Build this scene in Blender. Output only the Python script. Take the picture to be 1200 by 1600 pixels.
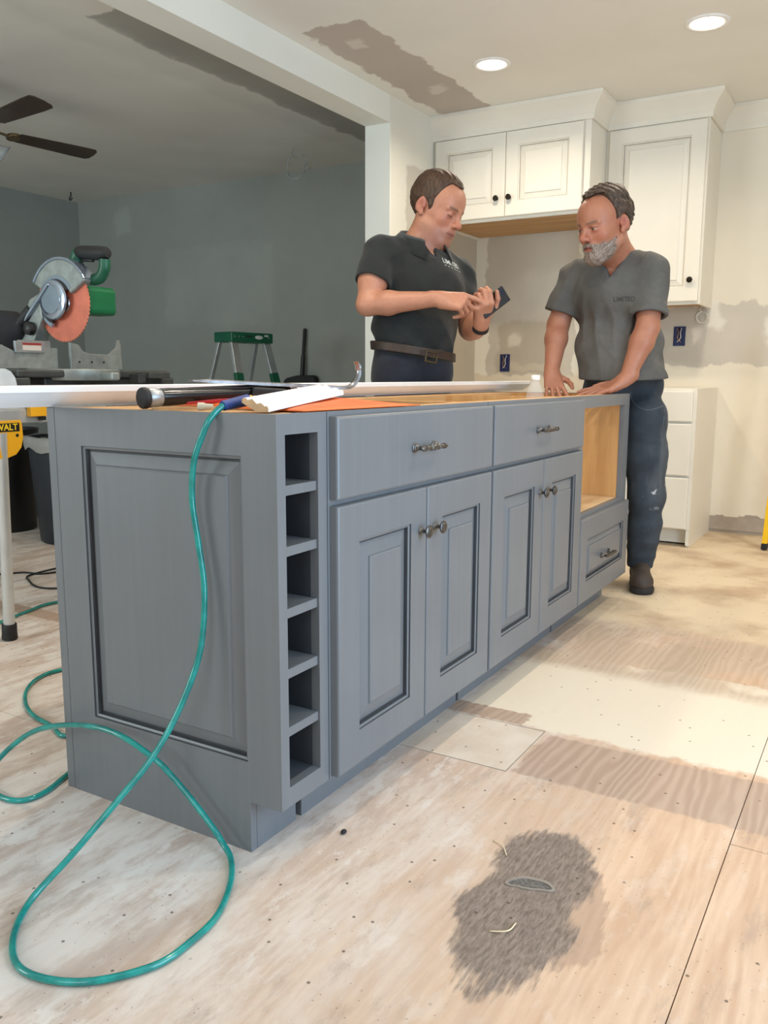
import bpy, bmesh, math, random
import numpy as np
from mathutils import Vector, Matrix
random.seed(7)
scene = bpy.context.scene
for o in list(bpy.data.objects):
    bpy.data.objects.remove(o, do_unlink=True)
C = scene.collection

# ------------------------------------------------------------------ camera
cam_data = bpy.data.cameras.new('camera')
cam = bpy.data.objects.new('camera', cam_data)
C.objects.link(cam)
yaw, pitch, roll = 0.536032, 0.158725, 0.003559
fw = Vector((math.cos(yaw)*math.cos(pitch), math.sin(yaw)*math.cos(pitch), -math.sin(pitch)))
r0 = Vector((math.sin(yaw), -math.cos(yaw), 0)); u0 = r0.cross(fw)
rt = r0*math.cos(roll) + u0*math.sin(roll); up = -r0*math.sin(roll) + u0*math.cos(roll)
cam.matrix_world = Matrix(((rt.x, up.x, -fw.x, -1.22382), (rt.y, up.y, -fw.y, -0.95435),
                           (rt.z, up.z, -fw.z, 0.94591), (0, 0, 0, 1)))
cam_data.sensor_fit = 'VERTICAL'; cam_data.sensor_height = 36.0
cam_data.lens = 36.0*1330.66/1600.0
cam_data.clip_start = 0.02
scene.camera = cam

# ------------------------------------------------------------------ world, daylight, exposure
world = bpy.data.worlds.new('world'); scene.world = world
world.use_nodes = True
bg = world.node_tree.nodes['Background']
bg.inputs[0].default_value = (0.62, 0.80, 1.0, 1); bg.inputs[1].default_value = 1.0
scene.view_settings.view_transform = 'Standard'
scene.view_settings.look = 'None'
scene.view_settings.gamma = 1.0
scene.view_settings.use_curve_mapping = False
scene.view_settings.exposure = -0.15

def area_light(name, loc, direction, sx, sy, power, color, spread=180):
    d = bpy.data.lights.new(name, 'AREA'); d.shape = 'RECTANGLE'; d.size = sx; d.size_y = sy
    d.energy = power; d.color = color; d.spread = math.radians(spread)
    o = bpy.data.objects.new(name, d); C.objects.link(o); o.location = loc
    o.rotation_euler = Vector(direction).to_track_quat('-Z', 'Y').to_euler()
    return o
# daylight entering by the openings behind and beside the photographer
area_light('patio_door_daylight', (0.05, -2.62, 1.08), (0, 1, 0), 1.9, 2.0, 92, (0.55, 0.76, 1.0))
area_light('rear_window_daylight', (-3.45, -0.6, 1.5), (1, 0, 0), 1.7, 1.2, 30, (0.86, 0.95, 1.0))
area_light('den_window_daylight', (-3.45, 3.6, 1.4), (1, 0, 0), 2.2, 1.3, 88, (0.88, 0.98, 1.0))

# ------------------------------------------------------------------ helpers
ORG = {}
def srgb(r, g, b):
    f = lambda v: ((v/255+0.055)/1.055)**2.4 if v/255 > 0.04045 else v/255/12.92
    return (f(r), f(g), f(b), 1.0)

def tag(o, label=None, cat=None, group=None, kind=None):
    if label: o['label'] = label
    if cat: o['category'] = cat
    if group: o['group'] = group
    if kind: o['kind'] = kind
    return o

def thing(name, loc, label, cat, group=None):
    o = bpy.data.objects.new(name, None); C.objects.link(o)
    o.location = loc; o.empty_display_size = 0.05
    ORG[o.name] = Vector(loc)
    return tag(o, label, cat, group)

class MB:
    """collects geometry in world coordinates, then becomes ONE mesh object"""
    def __init__(s): s.v = []; s.f = []; s.m = []
    def add(s, vs, fs, mi=0):
        n = len(s.v); s.v += [tuple(v) for v in vs]
        for f in fs: s.f.append(tuple(i+n for i in f)); s.m.append(mi)
        return s
    def box(s, x0, x1, y0, y1, z0, z1, mi=0):
        vs = [(x, y, z) for x in (x0, x1) for y in (y0, y1) for z in (z0, z1)]
        return s.add(vs, [(0,1,3,2),(4,6,7,5),(0,4,5,1),(2,3,7,6),(0,2,6,4),(1,5,7,3)], mi)
    def obox(s, c, ax, ay, az, hx, hy, hz, mi=0):
        c = Vector(c); ax, ay, az = Vector(ax).normalized(), Vector(ay).normalized(), Vector(az).normalized()
        vs = [c+ax*hx*i+ay*hy*j+az*hz*k for i in (-1,1) for j in (-1,1) for k in (-1,1)]
        return s.add(vs, [(0,1,3,2),(4,6,7,5),(0,4,5,1),(2,3,7,6),(0,2,6,4),(1,5,7,3)], mi)
    def bar(s, a, b, w, h, upv=(0,0,1), mi=0):
        a, b = Vector(a), Vector(b); d = (b-a).normalized(); upv = Vector(upv)
        sd = d.cross(upv).normalized(); u = sd.cross(d)
        return s.obox((a+b)/2, d, sd, u, (b-a).length/2, w/2, h/2, mi)
    def tube(s, pts, r, seg=10, mi=0, cap=True, closed=False):
        pts = [Vector(p) for p in pts]; n = len(pts)
        rs = r if isinstance(r, (list, tuple)) else [r]*n
        T = []
        for i in range(n):
            a = pts[i-1] if (i > 0 or closed) else pts[i]; b = pts[(i+1) % n] if (i < n-1 or closed) else pts[i]
            T.append((b-a).normalized())
        ref = Vector((0,0,1)) if abs(T[0].z) < 0.9 else Vector((1,0,0))
        N = [(ref - T[0]*ref.dot(T[0])).normalized()]
        for i in range(1, n):
            v = N[-1] - T[i]*N[-1].dot(T[i])
            N.append(v.normalized() if v.length > 1e-6 else N[-1])
        vs = []
        for i in range(n):
            B = T[i].cross(N[i])
            for k in range(seg):
                a = 2*math.pi*k/seg; vs.append(pts[i] + (N[i]*math.cos(a)+B*math.sin(a))*rs[i])
        fs = []
        for i in range(n-1 if not closed else n):
            j = (i+1) % n
            for k in range(seg):
                k2 = (k+1) % seg
                fs.append((i*seg+k, i*seg+k2, j*seg+k2, j*seg+k))
        if cap and not closed:
            fs.append(tuple(range(seg))[::-1]); fs.append(tuple((n-1)*seg+k for k in range(seg)))
        return s.add(vs, fs, mi)
    def lathe(s, c, axis, prof, seg=24, mi=0, cap=True):
        """prof: list of (distance along axis, radius)"""
        c = Vector(c); ax = Vector(axis).normalized()
        ref = Vector((0,0,1)) if abs(ax.z) < 0.9 else Vector((1,0,0))
        n1 = (ref-ax*ref.dot(ax)).normalized(); n2 = ax.cross(n1)
        vs = [c+ax*h+(n1*math.cos(2*math.pi*k/seg)+n2*math.sin(2*math.pi*k/seg))*r for h, r in prof for k in range(seg)]
        fs = [(i*seg+k, i*seg+(k+1) % seg, (i+1)*seg+(k+1) % seg, (i+1)*seg+k) for i in range(len(prof)-1) for k in range(seg)]
        if cap:
            fs.append(tuple(range(seg))[::-1]); fs.append(tuple((len(prof)-1)*seg+k for k in range(seg)))
        return s.add(vs, fs, mi)
    def prism(s, poly, o, e1, e2, e3, d0, d1, mi=0):
        """2D polygon in plane (o,e1,e2), extruded along e3 from d0 to d1"""
        o, e1, e2, e3 = Vector(o), Vector(e1), Vector(e2), Vector(e3); n = len(poly)
        vs = [o+e1*a+e2*b+e3*d for d in (d0, d1) for a, b in poly]
        fs = [tuple(range(n))[::-1], tuple(range(n, 2*n))]+[(i, (i+1) % n, n+(i+1) % n, n+i) for i in range(n)]
        return s.add(vs, fs, mi)
    def ellipsoid(s, c, ax, ay, az, rx, ry, rz, seg=20, rings=12, mi=0):
        c = Vector(c); ax, ay, az = Vector(ax), Vector(ay), Vector(az); vs = []; fs = []
        for i in range(rings+1):
            th = math.pi*i/rings
            for k in range(seg):
                ph = 2*math.pi*k/seg
                vs.append(c+ax*rx*math.sin(th)*math.cos(ph)+ay*ry*math.sin(th)*math.sin(ph)+az*rz*math.cos(th))
        for i in range(rings):
            for k in range(seg):
                fs.append((i*seg+k, (i+1)*seg+k, (i+1)*seg+(k+1) % seg, i*seg+(k+1) % seg))
        return s.add(vs, fs, mi)
    def build(s, name, mats, parent=None, smooth=False, bevel=0.0, seg=2, weld=False):
        me = bpy.data.meshes.new(name)
        off = ORG[parent.name] if parent else Vector((0,0,0))
        me.from_pydata([tuple(Vector(v)-off) for v in s.v], [], s.f)
        ms = mats if isinstance(mats, (list, tuple)) else [mats]
        for m in ms: me.materials.append(m)
        if len(ms) > 1: me.polygons.foreach_set('material_index', s.m)
        bm = bmesh.new(); bm.from_mesh(me)
        bmesh.ops.remove_doubles(bm, verts=bm.verts, dist=1e-6)
        bmesh.ops.recalc_face_normals(bm, faces=bm.faces)
        bm.to_mesh(me); bm.free()
        if smooth:
            me.shade_smooth()
            if smooth is not True:
                me.set_sharp_from_angle(angle=math.radians(smooth))
        o = bpy.data.objects.new(name, me); C.objects.link(o)
        ORG[o.name] = off
        if parent: o.parent = parent
        if bevel:
            b = o.modifiers.new('bevel', 'BEVEL'); b.width = bevel; b.segments = seg
            b.limit_method = 'ANGLE'; b.angle_limit = math.radians(40); b.harden_normals = False
        return o

def spline(pts, n=12, closed=False):
    """Catmull-Rom through points"""
    P = [Vector(p) for p in pts]; out = []; m = len(P)
    rng = range(m) if closed else range(m-1)
    for i in rng:
        p0 = P[i-1] if (i > 0 or closed) else P[0]*2-P[1]
        p1, p2 = P[i], P[(i+1) % m]
        p3 = P[(i+2) % m] if (i+2 < m or closed) else P[-1]*2-P[-2]
        for k in range(n):
            t = k/n
            out.append(0.5*((2*p1)+(p2-p0)*t+(2*p0-5*p1+4*p2-p3)*t*t+(-p0+3*p1-3*p2+p3)*t**3))
    if not closed: out.append(P[-1])
    return out

# ------------------------------------------------------------------ node materials
class NT:
    def __init__(s, name):
        s.m = bpy.data.materials.new(name); s.m.use_nodes = True
        s.n = s.m.node_tree.nodes; s.l = s.m.node_tree.links
        s.p = s.n['Principled BSDF']
    def node(s, t, **kw):
        nd = s.n.new(t)
        for k, v in kw.items(): setattr(nd, k, v)
        return nd
    def link(s, a, b): s.l.new(a, b)
    def pos(s):
        g = s.node('ShaderNodeNewGeometry'); return g.outputs['Position']
    def objco(s):
        g = s.node('ShaderNodeTexCoord'); return g.outputs['Object']
    def mapping(s, vec, scale=(1,1,1), loc=(0,0,0), rot=(0,0,0)):
        mp = s.node('ShaderNodeMapping'); s.link(vec, mp.inputs[0])
        mp.inputs['Scale'].default_value = scale; mp.inputs['Location'].default_value = loc; mp.inputs['Rotation'].default_value = rot
        return mp.outputs[0]
    def noise(s, vec, scale, detail=4, rough=0.55, dist=0.0):
        n = s.node('ShaderNodeTexNoise'); s.link(vec, n.inputs['Vector'])
        n.inputs['Scale'].default_value = scale; n.inputs['Detail'].default_value = detail
        n.inputs['Roughness'].default_value = rough; n.inputs['Distortion'].default_value = dist
        return n.outputs[0]
    def math(s, op, a, b=None, c=None, clamp=False):
        n = s.node('ShaderNodeMath', operation=op, use_clamp=clamp)
        for i, v in enumerate((a, b, c)):
            if v is None: continue
            if isinstance(v, (int, float)): n.inputs[i].default_value = v
            else: s.link(v, n.inputs[i])
        return n.outputs[0]
    def ramp(s, v, lo, hi, a=0.0, b=1.0):
        n = s.node('ShaderNodeMapRange', interpolation_type='SMOOTHSTEP')
        s.link(v, n.inputs[0]); n.inputs[1].default_value = lo; n.inputs[2].default_value = hi
        n.inputs[3].default_value = a; n.inputs[4].default_value = b
        return n.outputs[0]
    def mix(s, f, a, b, mode='MIX'):
        n = s.node('ShaderNodeMix', data_type='RGBA', blend_type=mode)
        for sock, v in ((n.inputs[0], f), (n.inputs[6], a), (n.inputs[7], b)):
            if isinstance(v, (int, float)): sock.default_value = v
            elif isinstance(v, tuple): sock.default_value = v
            else: s.link(v, sock)
        return n.outputs[2]
    def sep(s, vec):
        n = s.node('ShaderNodeSeparateXYZ'); s.link(vec, n.inputs[0]); return n.outputs
    def box(s, coords, bounds, soft=0.01):
        """product of smooth steps: coords list of sockets, bounds list of (lo,hi)"""
        out = None
        for c, (lo, hi) in zip(coords, bounds):
            for v, e in ((lo, 1), (hi, -1)):
                if v is None: continue
                r = s.ramp(c, v-soft, v+soft, 0.0 if e > 0 else 1.0, 1.0 if e > 0 else 0.0)
                out = r if out is None else s.math('MULTIPLY', out, r)
        return out
    def bump(s, h, strength=0.2, dist=0.002):
        b = s.node('ShaderNodeBump'); s.link(h, b.inputs['Height'])
        b.inputs['Strength'].default_value = strength; b.inputs['Distance'].default_value = dist
        s.link(b.outputs[0], s.p.inputs['Normal'])
    def color(s, v):
        if isinstance(v, tuple): s.p.inputs['Base Color'].default_value = v
        else: s.link(v, s.p.inputs['Base Color'])
    def set(s, **kw):
        for k, v in kw.items(): s.p.inputs[k.replace('_', ' ')].default_value = v

MATS = {}
def M(name, col, rough=0.5, metal=0.0, var=0.10, scale=9.0, stretch=(1,1,1), bump=0.0, bscale=80.0, **kw):
    if name in MATS: return MATS[name]
    t = NT(name); c = srgb(*col)
    v = t.mapping(t.objco(), stretch)
    n = t.noise(v, scale, 4)
    lo = tuple(x*(1-var) for x in c[:3])+(1,); hi = tuple(min(1, x*(1+var)) for x in c[:3])+(1,)
    t.color(t.mix(t.ramp(n, 0.3, 0.7), lo, hi))
    t.set(Roughness=rough, Metallic=metal)
    for k, val in kw.items(): t.p.inputs[k.replace('_', ' ')].default_value = val
    if bump: t.bump(t.noise(v, bscale, 3), bump)
    MATS[name] = t.m
    return t.m
# ================================================================== the setting
CEIL, XB, YL, YR, XR = 2.48, 4.28, 5.55, -2.7, -3.55
BY0, BY1, BZ, COLX = 1.585, 1.745, 2.335, 3.10       # beam / stub wall

# ---- floor material: old plywood subfloor, scraped and dusty
def floor_material():
    t = NT('plywood_subfloor'); P = t.pos(); X, Y, Z = t.sep(P)
    wob = t.noise(P, 7, 4); fine = t.noise(P, 40, 3)
    jit = t.math('MULTIPLY_ADD', wob, 0.09, -0.045); jf = t.math('MULTIPLY_ADD', fine, 0.03, -0.015)
    j = t.math('ADD', jit, jf)
    Xj = t.math('ADD', X, j); Yj = t.math('ADD', Y, j)
    Xf = t.math('ADD', X, jf); Yf = t.math('ADD', Y, jf)
    # grain along X, wandering
    gv = t.mapping(P, (1.2, 16, 1))
    g1 = t.noise(gv, 1.6, 6, 0.62, 1.2)
    wv = t.node('ShaderNodeTexWave', wave_type='BANDS', bands_direction='Y', wave_profile='SIN')
    t.link(t.mapping(P, (0.22, 1.0, 1)), wv.inputs['Vector'])
    wv.inputs['Scale'].default_value = 13; wv.inputs['Distortion'].default_value = 22; wv.inputs['Detail'].default_value = 3
    wv.inputs['Detail Scale'].default_value = 0.45
    wgr = t.math('ADD', t.math('MULTIPLY', g1, 0.5), t.math('MULTIPLY', wv.outputs['Color'], 0.4))
    grain = t.math('ADD', t.math('MULTIPLY', g1, 0.85), t.math('MULTIPLY', wv.outputs['Color'], 0.12))
    mott = t.noise(t.mapping(P, (1.5, 4.6, 1)), 1.7, 9, 0.70)
    mot2 = t.noise(t.mapping(P, (2.2, 5.0, 1), (5, 2, 0)), 2.6, 8, 0.70)
    fing = t.math('MULTIPLY_ADD', grain, 0.30, 0.35)
    # bare veneer, tinted slightly orange on the near right; filler dust lies thick to the left and beyond
    tan = t.mix(t.ramp(t.math('ADD', t.math('MULTIPLY', mott, 0.5), t.math('MULTIPLY', grain, 0.5)), 0.34, 0.68), srgb(194, 160, 132), srgb(217, 187, 159))
    dusty = t.mix(t.ramp(mott, 0.43, 0.60), srgb(222, 212, 203), srgb(194, 174, 160))
    dusty = t.mix(t.math('MULTIPLY', t.ramp(grain, 0.35, 0.75), 0.22), dusty, srgb(236, 228, 220))
    d0 = t.math('ADD', t.math('MULTIPLY', Y, 1.1), t.math('MULTIPLY', mot2, 0.9))
    col = t.mix(t.ramp(d0, -0.25, 0.70), tan, dusty)
    st = t.ramp(t.noise(t.mapping(P, (1.6, 5.0, 1), (3, 1, 0)), 2.2, 8, 0.70), 0.54, 0.66)
    col = t.mix(t.math('MULTIPLY', st, 0.42), col, srgb(158, 138, 124))
    wh = t.ramp(t.noise(t.mapping(P, (2.0, 3.6, 1), (7, 4, 0)), 2.6, 8, 0.70), 0.55, 0.62)
    col = t.mix(t.math('MULTIPLY', wh, t.ramp(Y, -0.5, 0.2, 0.15, 0.7)), col, srgb(228, 222, 214))
    v2 = t.node('ShaderNodeTexVoronoi', voronoi_dimensions='2D'); t.link(t.mapping(P, (26, 26, 1)), v2.inputs['Vector']); v2.inputs['Scale'].default_value = 1.0
    s2 = t.ramp(v2.outputs['Distance'], 0.020, 0.050, 1.0, 0.0)
    col = t.mix(t.math('MULTIPLY', t.math('MULTIPLY', s2, t.ramp(t.noise(P, 5.0, 3), 0.46, 0.52)), 0.6), col, srgb(120, 98, 82))
    # pale filler around and beyond the cut-in patch
    m = t.box((Xj, Yj), ((0.875, 1.52), (None, 0.06)), 0.012)
    col = t.mix(t.math('MULTIPLY', m, 0.9), col, srgb(228, 216, 196))
    m = t.box((Xj, Yj), ((1.98, None), (None, 0.9)), 0.10)
    pal = t.mix(t.ramp(t.noise(P, 3.2, 5), 0.40, 0.72), srgb(226, 208, 178), srgb(184, 158, 130))
    col = t.mix(t.math('MULTIPLY', m, 0.9), col, pal)
    bare = t.mix(t.ramp(wgr, 0.25, 0.75), srgb(168, 143, 125), srgb(183, 159, 141))
    bare2 = t.mix(t.ramp(wgr, 0.25, 0.75), srgb(186, 164, 142), srgb(197, 176, 154))
    m = t.box((Xf, Yj), ((0.60, 0.852), (None, -0.232)), 0.008)
    col = t.mix(t.math('MULTIPLY', m, 0.85), col, bare)
    m = t.box((Xf, Yf), ((0.874, 0.955), (-0.15, None)), 0.004)
    col = t.mix(t.math('MULTIPLY', m, 0.9), col, bare)
    m = t.box((Xj, t.math('ADD', Yj, jit)), ((1.40, 1.98), (None, 0.12)), 0.05)
    m2 = t.ramp(t.noise(P, 4.0, 4), 0.30, 0.50)
    col = t.mix(t.math('MULTIPLY', t.math('MULTIPLY', m, m2), 0.85), col, bare2)
    m = t.box((X, Y), ((0.597, 0.866), (-0.221, 0.3)), 0.001)
    col = t.mix(t.math('MULTIPLY', m, 0.8), col, t.mix(t.ramp(wob, 0.3, 0.7), srgb(206, 190, 172), srgb(222, 210, 194)))
    # the grey stain where a drain was
    def ell(cx, cy, a, b, ang):
        dx = t.math('SUBTRACT', X, cx); dy = t.math('SUBTRACT', Y, cy); c, s_ = math.cos(ang), math.sin(ang)
        u = t.math('ADD', t.math('MULTIPLY', dx, c/a), t.math('MULTIPLY', dy, s_/a))
        v = t.math('ADD', t.math('MULTIPLY', dx, -s_/b), t.math('MULTIPLY', dy, c/b))
        return t.math('SQRT', t.math('ADD', t.math('MULTIPLY', u, u), t.math('MULTIPLY', v, v)))
    rag = t.noise(t.mapping(P, (7, 52, 1)), 1.6, 5, 0.65)
    big = t.noise(P, 9, 3)
    ra = t.math('ADD', t.math('MULTIPLY_ADD', rag, 0.7, -0.35), t.math('MULTIPLY_ADD', big, 0.9, -0.45))
    e1 = t.math('ADD', ell(0.25, -0.445, 0.150, 0.095, 0.25), ra)
    e2 = t.math('ADD', ell(0.075, -0.455, 0.19, 0.105, 0.10), ra)
    e3 = t.math('ADD', ell(0.14, -0.52, 0.16, 0.085, 0.2), ra)
    sm = t.ramp(t.math('MINIMUM', e1, e2), 0.84, 1.10, 1.0, 0.0)
    s3 = t.ramp(e3, 0.90, 1.06, 0.6, 0.0)
    scol = t.mix(t.ramp(t.noise(t.mapping(P, (22, 95, 1)), 1.5, 6, 0.75), 0.30, 0.70), srgb(92, 80, 72), srgb(152, 136, 124))
    col = t.mix(t.math('MULTIPLY', s3, 0.9), col, srgb(156, 128, 110))
    col = t.mix(t.math('MULTIPLY', sm, 0.92), col, scol)
    # specks of nail heads and dirt
    vo = t.node('ShaderNodeTexVoronoi', voronoi_dimensions='2D')
    t.link(t.mapping(P, (9, 9, 1)), vo.inputs['Vector']); vo.inputs['Scale'].default_value = 1.0
    sp = t.ramp(vo.outputs['Distance'], 0.020, 0.034, 1.0, 0.0)
    keep = t.ramp(t.noise(P, 2.3, 2), 0.42, 0.50)
    col = t.mix(t.math('MULTIPLY', t.math('MULTIPLY', sp, keep), 0.75), col, srgb(70, 58, 50))
    t.color(col)
    t.set(Roughness=0.62)
    t.p.inputs['Specular IOR Level'].default_value = 0.30
    t.bump(t.math('ADD', t.math('MULTIPLY', grain, 0.5), t.math('MULTIPLY', sm, t.math('MULTIPLY', rag, 1.5))), 0.25, 0.003)
    return t.m
MFLOOR = floor_material()
msub = M('subfloor_gap', (64, 50, 40), 0.9)

# ---- painted drywall with raw and mudded patches
def drywall(name, base, patches, var=0.03, rough=0.75):
    """patches: list of (axes coords, bounds, colour, edge softness, strength)"""
    t = NT(name); P = t.pos(); X, Y, Z = t.sep(P); ax = {'x': X, 'y': Y, 'z': Z}
    n = t.noise(P, 1.4, 4); wob = t.noise(P, 6.0, 5, 0.6)
    j = t.math('MULTIPLY_ADD', wob, 0.16, -0.08)
    b = srgb(*base)
    col = t.mix(t.ramp(n, 0.3, 0.7), tuple(v*(1-var) for v in b[:3])+(1,), tuple(min(1, v*(1+var)) for v in b[:3])+(1,))
    for axes, bounds, pc, soft, amt in patches:
        cs = [t.math('ADD', ax[a], j) for a in axes]
        m = t.box(cs, bounds, soft)
        pcol = srgb(*pc)
        pv = t.mix(t.ramp(n, 0.35, 0.65), tuple(v*0.93 for v in pcol[:3])+(1,), tuple(min(1, v*1.06) for v in pcol[:3])+(1,))
        col = t.mix(t.math('MULTIPLY', m, amt), col, pv)
    t.color(col); t.set(Roughness=rough); t.p.inputs['Specular IOR Level'].default_value = 0.25
    t.bump(t.noise(P, 90, 3), 0.05, 0.001)
    return t.m

MUD = (236, 230, 218); RAW = (176, 164, 148)
m_ceil = drywall('ceiling_paint', (240, 237, 228), [
    ('xy', ((2.16, 3.62), (1.19, 1.50)), (192, 180, 170), 0.008, 0.9),
    ('xy', ((2.34, 2.44), (1.30, 1.39)), (222, 216, 206), 0.02, 0.9),
    ('xy', ((3.10, 3.20), (1.28, 1.36)), (222, 216, 206), 0.02, 0.9),
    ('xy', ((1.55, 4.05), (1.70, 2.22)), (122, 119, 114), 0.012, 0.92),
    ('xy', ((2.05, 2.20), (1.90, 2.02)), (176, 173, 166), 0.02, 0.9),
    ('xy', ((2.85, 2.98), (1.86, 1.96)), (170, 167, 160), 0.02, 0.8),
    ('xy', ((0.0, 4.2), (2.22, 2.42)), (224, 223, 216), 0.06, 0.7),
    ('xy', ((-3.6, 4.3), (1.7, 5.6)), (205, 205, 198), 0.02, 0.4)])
m_back = drywall('kitchen_back_wall_paint', (238, 230, 212), [
    ('yz', ((0.875, 1.50), (0.50, 1.93)), (204, 194, 178), 0.006, 0.9),
    ('yz', ((0.90, 1.20), (1.42, 1.62)), (216, 207, 192), 0.05, 0.8),
    ('yz', ((1.02, 1.42), (0.96, 1.30)), (186, 173, 154), 0.02, 0.85),
    ('yz', ((0.93, 1.36), (0.985, 1.04)), (206, 194, 172), 0.01, 0.8),
    ('yz', ((1.25, 1.33), (1.13, 1.22)), (222, 212, 194), 0.02, 0.9),
    ('yz', ((0.3, 1.7), (0.50, 0.955)), (228, 214, 190), 0.01, 0.95),
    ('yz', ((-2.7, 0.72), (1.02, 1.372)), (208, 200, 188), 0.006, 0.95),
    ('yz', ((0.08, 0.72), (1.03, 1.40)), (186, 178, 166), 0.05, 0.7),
    ('yz', ((-0.40, -0.27), (1.14, 1.30)), (236, 230, 218), 0.02, 0.9),
    ('yz', ((0.08, 0.14), (1.15, 1.23)), (226, 218, 204), 0.02, 0.9),
    ('yz', ((-0.02, 0.06), (1.24, 1.40)), (236, 230, 218), 0.02, 0.9),
    ('yz', ((-2.7, -0.32), (0.12, 0.98)), (214, 186, 146), 0.12, 0.5),
    ('yz', ((-2.7, 0.02), (-0.1, 0.095)), (168, 156, 142), 0.004, 0.95)])
m_stub = drywall('stub_wall_paint', (232, 230, 218), [
    ('xz', ((3.30, 3.72), (1.35, 2.16)), (206, 200, 188), 0.012, 0.9),
    ('xz', ((3.60, 4.4), (0.4, 1.9)), (196, 186, 168), 0.02, 0.9),
    ('xz', ((3.47, 3.56), (1.98, 2.07)), (236, 232, 222), 0.02, 0.9)])
m_den = drywall('den_wall_paint', (158, 162, 156), [
    ('yz', ((3.35, 4.5), (1.35, 2.0)), (166, 170, 164), 0.03, 0.7),
    ('yz', ((4.88, 5.08), (2.16, 2.36)), (172, 178, 172), 0.03, 0.8)], 0.05)
m_beam = drywall('beam_primer', (238, 238, 228), [])
m_white_wall = drywall('rear_wall_paint', (214, 208, 196), [])

fl = MB().box(XR-0.1, XB+0.1, YR-0.1, YL+0.1, -0.12, -0.018).build('floor', msub)
tag(fl, 'plywood subfloor of the stripped kitchen and den', kind='structure')
def panel(x0, x1, y0, y1, g=(0, 0, 0, 0)):
    o = MB().box(x0+g[0], x1-g[1], y0+g[2], y1-g[3], -0.018, 0.0).build('plywood_panel', MFLOOR, fl)
    return o
G = 0.0019
panel(XR, 0.53, YR, -0.74, (0, G*0.6, 0, 0.0012)); panel(0.53, XB, YR, -0.74, (G*0.6, 0, 0, 0.0012))
panel(XR, XB, -0.74, -0.220, (0, 0, 0.0008, 0))
panel(XR, 0.596, -0.220, 0.60, (0, G, 0, 0)); panel(0.596, 0.868, -0.220, 0.60, (G, G, G*1.4, 0)); panel(0.868, XB, -0.220, 0.60, (G, 0, 0, 0))
panel(XR, 0.2, 0.60, 2.2, (0, 0.002, 0, 0)); panel(0.2, 2.64, 0.60, 2.2, (0, 0.002, 0, 0)); panel(2.64, XB, 0.60, 2.2)
panel(XR, 1.4, 2.2, YL, (0, 0.002, 0.002, 0)); panel(1.4, XB, 2.2, YL, (0, 0, 0.002, 0))
st = lambda n, mb, m, **k: tag(mb.build(n, m, **k), kind='structure')
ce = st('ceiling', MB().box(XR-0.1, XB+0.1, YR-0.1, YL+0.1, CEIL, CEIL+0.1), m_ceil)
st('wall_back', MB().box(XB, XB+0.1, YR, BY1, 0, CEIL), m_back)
st('wall_back_den', MB().box(XB, XB+0.1, BY1, YL, 0, CEIL), m_den)
st('wall_left', MB().box(XR, XB, YL, YL+0.1, 0, CEIL), m_den)
# stub wall and flush beam between kitchen and den
st('wall_stub', MB().box(COLX, XB, BY0, BY1, 0, CEIL), m_stub)
st('trim_1', MB().box(COLX-0.0015, COLX+0.012, BY0-0.001, BY1+0.001, 0, BZ), m_beam)
st('ceiling_beam', MB().box(XR, COLX, BY0, BY1, BZ, CEIL), m_beam)
# walls behind and beside the photographer, with their openings
def wall_with_hole(name, axis, pos, lo, hi, h0, h1, z0, z1, mat):
    mb = MB()
    def bx(a, b, c, d):
        if b-a < 1e-4 or d-c < 1e-4: return
        if axis == 'x': mb.box(pos-0.1, pos, a, b, c, d)
        else: mb.box(a, b, pos-0.1, pos, c, d)
    bx(lo, h0, 0, CEIL); bx(h1, hi, 0, CEIL); bx(h0, h1, z1, CEIL); bx(h0, h1, 0, z0)
    return st(name, mb, mat)
wall_with_hole('wall_right', 'y', YR, XR, XB, -0.95, 1.05, 0.04, 2.08, m_white_wall)
wall_with_hole('wall_rear', 'x', XR, YR, BY1, -1.5, 0.3, 0.85, 2.15, m_white_wall)
wall_with_hole('wall_rear_den', 'x', XR, BY1, YL, 2.45, 4.75, 0.7, 2.1, m_den)
def frame(name, axis, pos, h0, h1, z0, z1, nm):
    mb = MB(); w = 0.05; mid = (h0+h1)/2
    for a, b, c, d in ((h0, h0+w, z0, z1), (h1-w, h1, z0, z1), (mid-w/2, mid+w/2, z0, z1), (h0, h1, z0, z0+w), (h0, h1, z1-w, z1)):
        if axis == 'x': mb.box(pos-0.09, pos-0.04, a, b, c, d)
        else: mb.box(a, b, pos-0.09, pos-0.04, c, d)
    tag(mb.build(name, nm), kind='structure')
mwin = M('window_frame_white', (235, 235, 232), 0.45)
frame('door_1', 'y', YR+0.09, -0.95, 1.05, 0.04, 2.08, mwin)
frame('window_1', 'x', XR+0.06, -1.5, 0.3, 0.85, 2.15, mwin)
frame('window_2', 'x', XR+0.06, 2.45, 4.75, 0.7, 2.1, mwin)

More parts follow.
